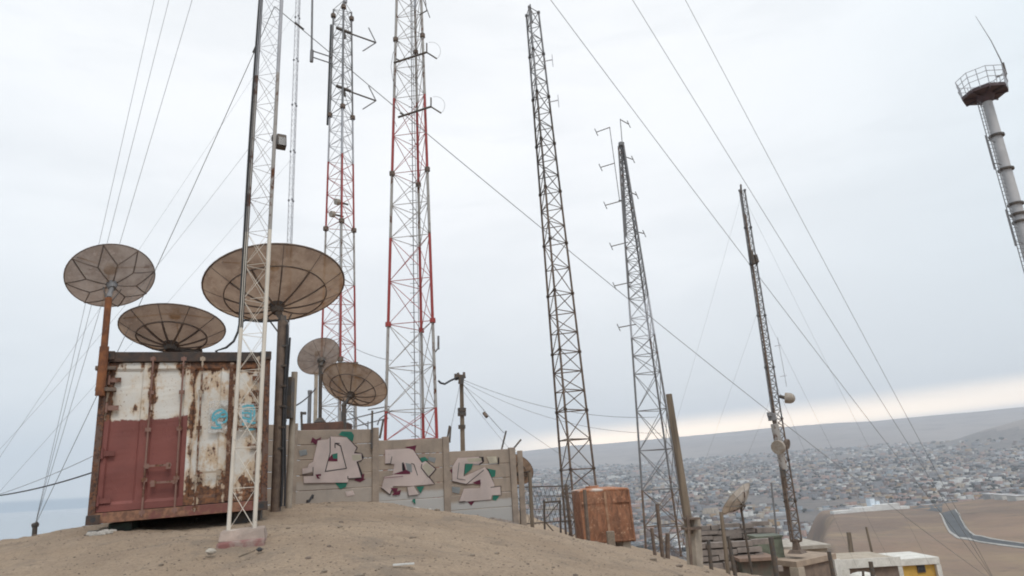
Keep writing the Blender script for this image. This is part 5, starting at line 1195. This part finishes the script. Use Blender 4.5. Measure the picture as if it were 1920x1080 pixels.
kinds = ['low flat roofed', 'two storey', 'gable roofed', 'long warehouse like', 'tall narrow']
cache = {}
def spur_free(x, y):
    r = math.hypot(x, y); a = math.degrees(math.atan2(x, y)); return not (r < 1120 and a > 19.6)
GA = math.radians(24); gx, gy = np.array([math.cos(GA), math.sin(GA)]), np.array([-math.sin(GA), math.cos(GA)])
near = []; far = []; trees = []
# street grid of blocks; spacing grows with distance
def emit(rmin, rmax, s1, s2, street, blockn, keep):
    R = rmax * 1.05; n1, n2 = int(R * 1.6 / s1), int(R * 1.6 / s2)
    I, J = np.meshgrid(np.arange(-n1, n1), np.arange(-n2, n2), indexing='ij')
    I, J = I.ravel(), J.ravel()
    u = I * s1 + (np.floor_divide(I, blockn)) * street + np.floor_divide(I, blockn * 3) * street * 1.6; v = J * s2 + (np.floor_divide(J, 2)) * street * .8 + np.floor_divide(J, 10) * street * 1.6
    x = u * gx[0] + v * gy[0]; y = u * gx[1] + v * gy[1]
    r = np.hypot(x, y); a = np.degrees(np.arctan2(x, y))
    k = (r > rmin) & (r < rmax) & (a > -9) & (a < 44) & (rs.rand(len(r)) < keep)
    k &= ~((r < 1130) & (a > 19.4))
    x, y = x[k], y[k]
    return np.stack([x + rs.uniform(-1.5, 1.5, len(x)), y + rs.uniform(-1.5, 1.5, len(x))], -1)
pts = np.concatenate([emit(760, 1500, 15, 16, 11, 6, .9), emit(1500, 2600, 16.5, 17, 13, 6, .86), emit(2600, 4200, 21, 21, 20, 6, .78), emit(4200, 6350, 31, 30, 28, 6, .55)])
rr = np.hypot(pts[:, 0], pts[:, 1])
vac = np.array([noise.noise(Vector((x / 260, y / 260, 5.0))) for x, y in pts])
elv = np.array([mesh_z(x, y) for x, y in pts]) / rr
keep = (vac < .36) & ~((rr > 4600) & (vac < -.25)) & (elv < np.interp(np.degrees(np.arctan2(pts[:, 0], pts[:, 1])), *zip(*CITYTOP)) + .0005)
pts = pts[keep]; rr = rr[keep]
print('houses', len(pts))
# the 300 that show largest: the nearest ones in view, not hidden by the wall and tank
azp = np.degrees(np.arctan2(pts[:, 0], pts[:, 1]))
score = rr + np.where((azp > 1.5) & (azp < 40), 0, 1e5)
order = np.argsort(score); near_i = set(order[:300].tolist())
for i in order[:300]:
    x, y = pts[i]; kd = int(rs.choice(5, p=[.36, .30, .16, .10, .08])); wc = int(rs.choice(8, p=[.12, .20, .17, .06, .13, .14, .12, .06])); rc_ = int(rs.choice(4, p=[.37, .36, .16, .11]))
    key = (kd, wc, rc_)
    if key not in cache: cache[key] = house_mesh(kd, HM[wc], RM[rc_])
    o = bpy.data.objects.new('town_house', cache[key]); C.objects.link(o)
    o.location = (x, y, mesh_z(x, y)); o.rotation_euler = (0, 0, GA + rs.choice([0, math.pi / 2, math.pi, -math.pi / 2])); s = rs.uniform(.85, 1.2); o.scale = (s, s, rs.uniform(.85, 1.15))
    tag(o, f'{HC[wc][0]} {kinds[kd]} house with {["grey", "dusty", "rusty", "white"][rc_]} roof in the town below', 'house', 'houses in the near part of the town')
# all other houses: one mass
idx = [i for i in range(len(pts)) if i not in near_i]
P0 = pts[idx]; n = len(P0); r0 = np.hypot(P0[:, 0], P0[:, 1])
zz = np.array([mesh_z(x, y) for x, y in P0])
sc = np.interp(r0, [900, 1700, 3000, 4400, 6300], [1.0, 1.03, 1.15, 1.45, 1.9])
w = rs.uniform(6.5, 14, n) * sc; d = rs.uniform(6.5, 13, n) * sc; h = np.where(rs.rand(n) < .3, rs.uniform(6, 10, n), rs.uniform(3, 4.6, n)) * (1 + (sc - 1) * .45)
long_ = rs.rand(n) < .045; w = np.where(long_, w * 2.6, w); d = np.where(long_, d * 1.5, d); h = np.where(long_, h + 3, h)
ang = GA + rs.normal(0, .05, n); ca, sa = np.cos(ang), np.sin(ang)
cor = np.array([(-.5, -.5), (.5, -.5), (.5, .5), (-.5, .5)])
vx = P0[:, 0, None] + (cor[None, :, 0] * w[:, None]) * ca[:, None] - (cor[None, :, 1] * d[:, None]) * sa[:, None]
vy = P0[:, 1, None] + (cor[None, :, 0] * w[:, None]) * sa[:, None] + (cor[None, :, 1] * d[:, None]) * ca[:, None]
lo = np.stack([vx, vy, np.repeat((zz - 6)[:, None], 4, 1)], -1); hi = np.stack([vx, vy, np.repeat((zz + h)[:, None], 4, 1)], -1)
VV = np.concatenate([lo, hi], 1).reshape(-1, 3)
fb = np.array([(4, 5, 6, 7), (0, 1, 5, 4), (1, 2, 6, 5), (2, 3, 7, 6), (3, 0, 4, 7)])
FF = (np.arange(n)[:, None, None] * 8 + fb[None]).reshape(-1)
me = bpy.data.meshes.new('distant_houses'); me.vertices.add(len(VV)); me.vertices.foreach_set('co', VV.ravel())
me.loops.add(len(FF)); me.loops.foreach_set('vertex_index', FF.astype(np.int32)); me.polygons.add(n * 5); me.polygons.foreach_set('loop_start', np.arange(0, n * 20, 4, dtype=np.int32))
for m in HM + RM: me.materials.append(m)
zone = np.array([noise.fractal(Vector((x / 420, y / 420, 9.0)), 1.0, 2.0, 3) for x, y in P0])
wi = rs.choice(8, n, p=[.10, .22, .17, .05, .14, .16, .11, .05]); ri = 8 + rs.choice(4, n, p=[.38, .36, .16, .10])
dk = rs.rand(n) < np.clip(.25 + .9 * zone, 0, .8); wi = np.where(dk, rs.choice([1, 5, 4, 1], n), wi); ri = np.where(dk, rs.choice([8, 8, 9, 10], n), ri)
lt = rs.rand(n) < np.clip(-.05 - .8 * zone, 0, .5); ri = np.where(lt, 11, ri); wi = np.where(lt, rs.choice([0, 6, 0, 2], n), wi)
me.polygons.foreach_set('material_index', np.stack([ri, wi, wi, wi, wi], -1).ravel().astype(np.int32)); me.update(calc_edges=True)
o = bpy.data.objects.new('distant_houses', me); C.objects.link(o); tag(o, kind='stuff')
# street trees and gardens in the town
LM = mat('town_foliage', (.04, .045, .038), (.028, .032, .028), .5, .9, bump=0)
b = MB(); k = 0
sel = rs.choice(len(pts), min(len(pts), 4200), replace=False)
for i in sel:
    x, y = pts[i] + rs.uniform(-9, 9, 2); r = math.hypot(x, y)
    if not spur_free(x, y): continue
    s = rs.uniform(1.8, 4.6) * np.interp(r, [900, 6000], [1, 2.6])
    for q in range(2): b.ball((x + rs.uniform(-1, 1) * s, y + rs.uniform(-1, 1) * s, mesh_z(x, y) + s * rs.uniform(.5, 1.1)), s * rs.uniform(.6, 1), 6, 4, (1, 1, .8), jit=.3)
tag(b.build('town_foliage', LM), kind='stuff')
# white terrace and the tall white buildings on the edge of the brown spur
def on_ground(px, py):
    r = ray(px, py); r = r / r.y; last = None
    for Yd in np.geomspace(150, 2500, 900):
        q = r * Yd
        if q.z < mesh_z(q.x, q.y): break
        last = q
    return Vector((last.x, last.y, mesh_z(last.x, last.y)))
base_w = on_ground(1640, 958)
te = thing('white_wall', 'long bright white wall along the crest of the brown slope', 'wall', base_w)
b = MB(); k_ = base_w.dot(FW) / FPX
for (x0, x1, h0) in ((1562, 1600, 2.5), (1600, 1640, 4.2), (1640, 1688, 5.5), (1688, 1706, 2.5)):
    q0, q1 = P(x0, 953, base_w.y), P(x1, 952, base_w.y); z0, z1 = mesh_z(q0.x, q0.y), mesh_z(q1.x, q1.y)
    b.hexa([Vector((q0.x, q0.y, z0 - 3)), Vector((q1.x, q1.y, z1 - 3)), Vector((q1.x, q1.y + 8, z1 - 3)), Vector((q0.x, q0.y + 8, z0 - 3))], [Vector((q0.x, q0.y, z0 + h0)), Vector((q1.x, q1.y, z1 + h0)), Vector((q1.x, q1.y + 8, z1 + h0)), Vector((q0.x, q0.y + 8, z0 + h0))])
b.build('wall', mat('bright_white', (.74, .73, .71), (.62, .6, .58), .1, .8, bump=0), te)
for i, (x, wpx_, hp, lab) in enumerate(((1634, 8, 22, 'tall pale blue slab building behind the bright white wall'), (1643, 7, 17, 'second pale blue slab building behind the bright white wall'))):
    q = P(x, 950, base_w.y + 9); z0 = base_w.z; o = thing('slab_building', lab, 'building', (q.x, q.y, z0)); kk = q.dot(FW) / FPX; b = MB()
    b.box((q.x, q.y, z0 + (hp * kk) / 2 - 3), (wpx_ * kk, 9, hp * kk + 6)); w_ = b.build('wall', mat('pale_blue_wall', (.72, .79, .86), (.62, .7, .77), .1, .8, bump=0), o)
    b = MB(); b.box((q.x, q.y, z0 + hp * kk + .3), (wpx_ * kk + .6, 9.5, .6)); b.build('roof', HM[6], o)
# pale sheds at the right on the crest
for i, (x, y, wp_, lab) in enumerate(((1868, 930, 18, 'pale long shed left of two at the right edge of the brown slope'), (1893, 931, 24, 'middle white shed at the right edge of the brown slope'), (1918, 933, 22, 'bright white shed touching the right edge of the photo'), (1822, 932, 11, 'small white hut beside the road head on the crest'))):
    q = on_ground(x, y + 5); kk = q.dot(FW) / FPX; o = thing('shed', lab, 'shed', q); h_ = 8 * kk; b = MB()
    b.box((q.x, q.y + 6, q.z + h_ / 2 - 2), (wp_ * kk, 11, h_ + 4)); b.build('wall', HM[0] if i != 0 else HM[6], o)
    b = MB(); b.box((q.x, q.y + 6, q.z + h_ + .2), (wp_ * kk + .8, 12, .5)); b.build('roof', RM[3], o)
# ------------------------------------------------------------------ haze, sky, light
hz = bpy.data.materials.new('haze_air'); hz.use_nodes = True; nt = hz.node_tree; nt.nodes.remove(nt.nodes['Principled BSDF'])
pv = nt.nodes.new('ShaderNodeVolumePrincipled'); pv.inputs['Color'].default_value = (.83, .88, .965, 1); pv.inputs['Density'].default_value = .00012; pv.inputs['Anisotropy'].default_value = 0.0
nt.links.new(pv.outputs[0], nt.nodes['Material Output'].inputs['Volume'])
b = MB(); x0, x1, y0, y1, z0, z1 = -12100, 10600, -10600, 11300, -200, 900
b.hexa([(x0, y0, z0), (x1, y0, z0), (x1, y1, z0), (x0, y1, z0)], [(x0, y0, z1), (x1, y0, z1), (x1, y1, z1), (x0, y1, z1)])
HAZE = tag(b.build('haze', hz), kind='stuff')
SUN_EL, SUN_AZ = math.radians(56), math.radians(158)
GLOW = (math.sin(-.15) * math.cos(.62), math.cos(-.15) * math.cos(.62), math.sin(.62))     # azimuth from straight ahead, right positive
w = bpy.data.worlds.new('World'); SC.world = w; w.use_nodes = True; nt = w.node_tree
bg = nt.nodes['Background']; sk = nt.nodes.new('ShaderNodeTexSky'); sk.sky_type = 'NISHITA'; sk.sun_disc = False; sk.sun_elevation = SUN_EL; sk.sun_rotation = SUN_AZ
sk.air_density = 1.0; sk.dust_density = 3.0
class WT(NT):
    def __init__(s): s.t = nt; s.n = nt.nodes
q = WT(); g = q.coord('Generated'); gx_, gy_, gz_ = q.sep(g)
cn = q.noise(1.6, 7, .55, q.coord('Generated', (1, 1, 3.2)), .3); cn2 = q.noise(4.5, 6, .6, q.coord('Generated', (1, 1, 5)), .4)
el = q.math('MAXIMUM', gz_, 0.0)
# cloud deck: brightest towards the veiled sun, greyer low down, bluer to the sides
dt = q.N('ShaderNodeVectorMath', operation='DOT_PRODUCT'); q.put(dt.inputs[0], g); dt.inputs[1].default_value = GLOW
glow = q.step(dt.outputs['Value'], .45, 1.0)
deck = q.mix(glow, (6.6, 7.7, 8.35), (9.45, 9.55, 9.65))
low = q.math('SUBTRACT', 1.0, q.step(el, .02, .34))
deck = q.mix(q.math('MULTIPLY', low, .55), deck, (7.95, 8.05, 8.0))
deck = q.mix(q.math('MULTIPLY', q.step(cn, .4, .66), .38), deck, (6.7, 7.05, 7.35))
deck = q.mix(q.math('MULTIPLY', q.step(cn2, .52, .72), .14), deck, (6.5, 6.9, 7.2))
# gap of warm light under the deck over the hills to the right, blue-grey bank over the sea to the left
eb = q.math('SUBTRACT', el, q.math('MULTIPLY', gx_, .035)); band = q.math('MULTIPLY', q.step(eb, .02, .036), q.math('SUBTRACT', 1.0, q.step(eb, .040, .070)))
rgt = q.math('MULTIPLY', q.step(gx_, -.12, .12), q.math('SUBTRACT', 1.0, q.step(gx_, .60, .75)))
deck = q.mix(q.math('MULTIPLY', q.math('MULTIPLY', band, rgt), .9), deck, (25.0, 20.0, 14.5))
bank = q.math('MULTIPLY', q.math('SUBTRACT', 1.0, q.step(gz_, .004, .009)), q.math('SUBTRACT', 1.0, q.step(gx_, -.3, -.1)))
deck = q.mix(q.math('MULTIPLY', bank, .9), deck, (1.6, 2.6, 3.6))
fin = q.mix(.93, sk.outputs[0], deck)
nt.links.new(fin, bg.inputs[0]); bg.inputs[1].default_value = .1
sd = bpy.data.lights.new('sun', 'SUN'); sd.energy = 1.4; sd.angle = math.radians(20); sd.color = (1, .955, .89)
so = bpy.data.objects.new('sun', sd); C.objects.link(so)
dv = Vector((math.sin(SUN_AZ) * math.cos(SUN_EL), math.cos(SUN_AZ) * math.cos(SUN_EL), math.sin(SUN_EL)))
so.rotation_euler = dv.to_track_quat('Z', 'Y').to_euler()
SC.view_settings.view_transform = 'Standard'; SC.view_settings.look = 'None'; SC.view_settings.exposure = .28; SC.view_settings.gamma = 1
cy_ = SC.cycles; cy_.use_denoising = True; cy_.max_bounces = 6; cy_.transparent_max_bounces = 12; cy_.volume_bounces = 1; cy_.filter_width = 1.9
cy_.sample_clamp_indirect = 10
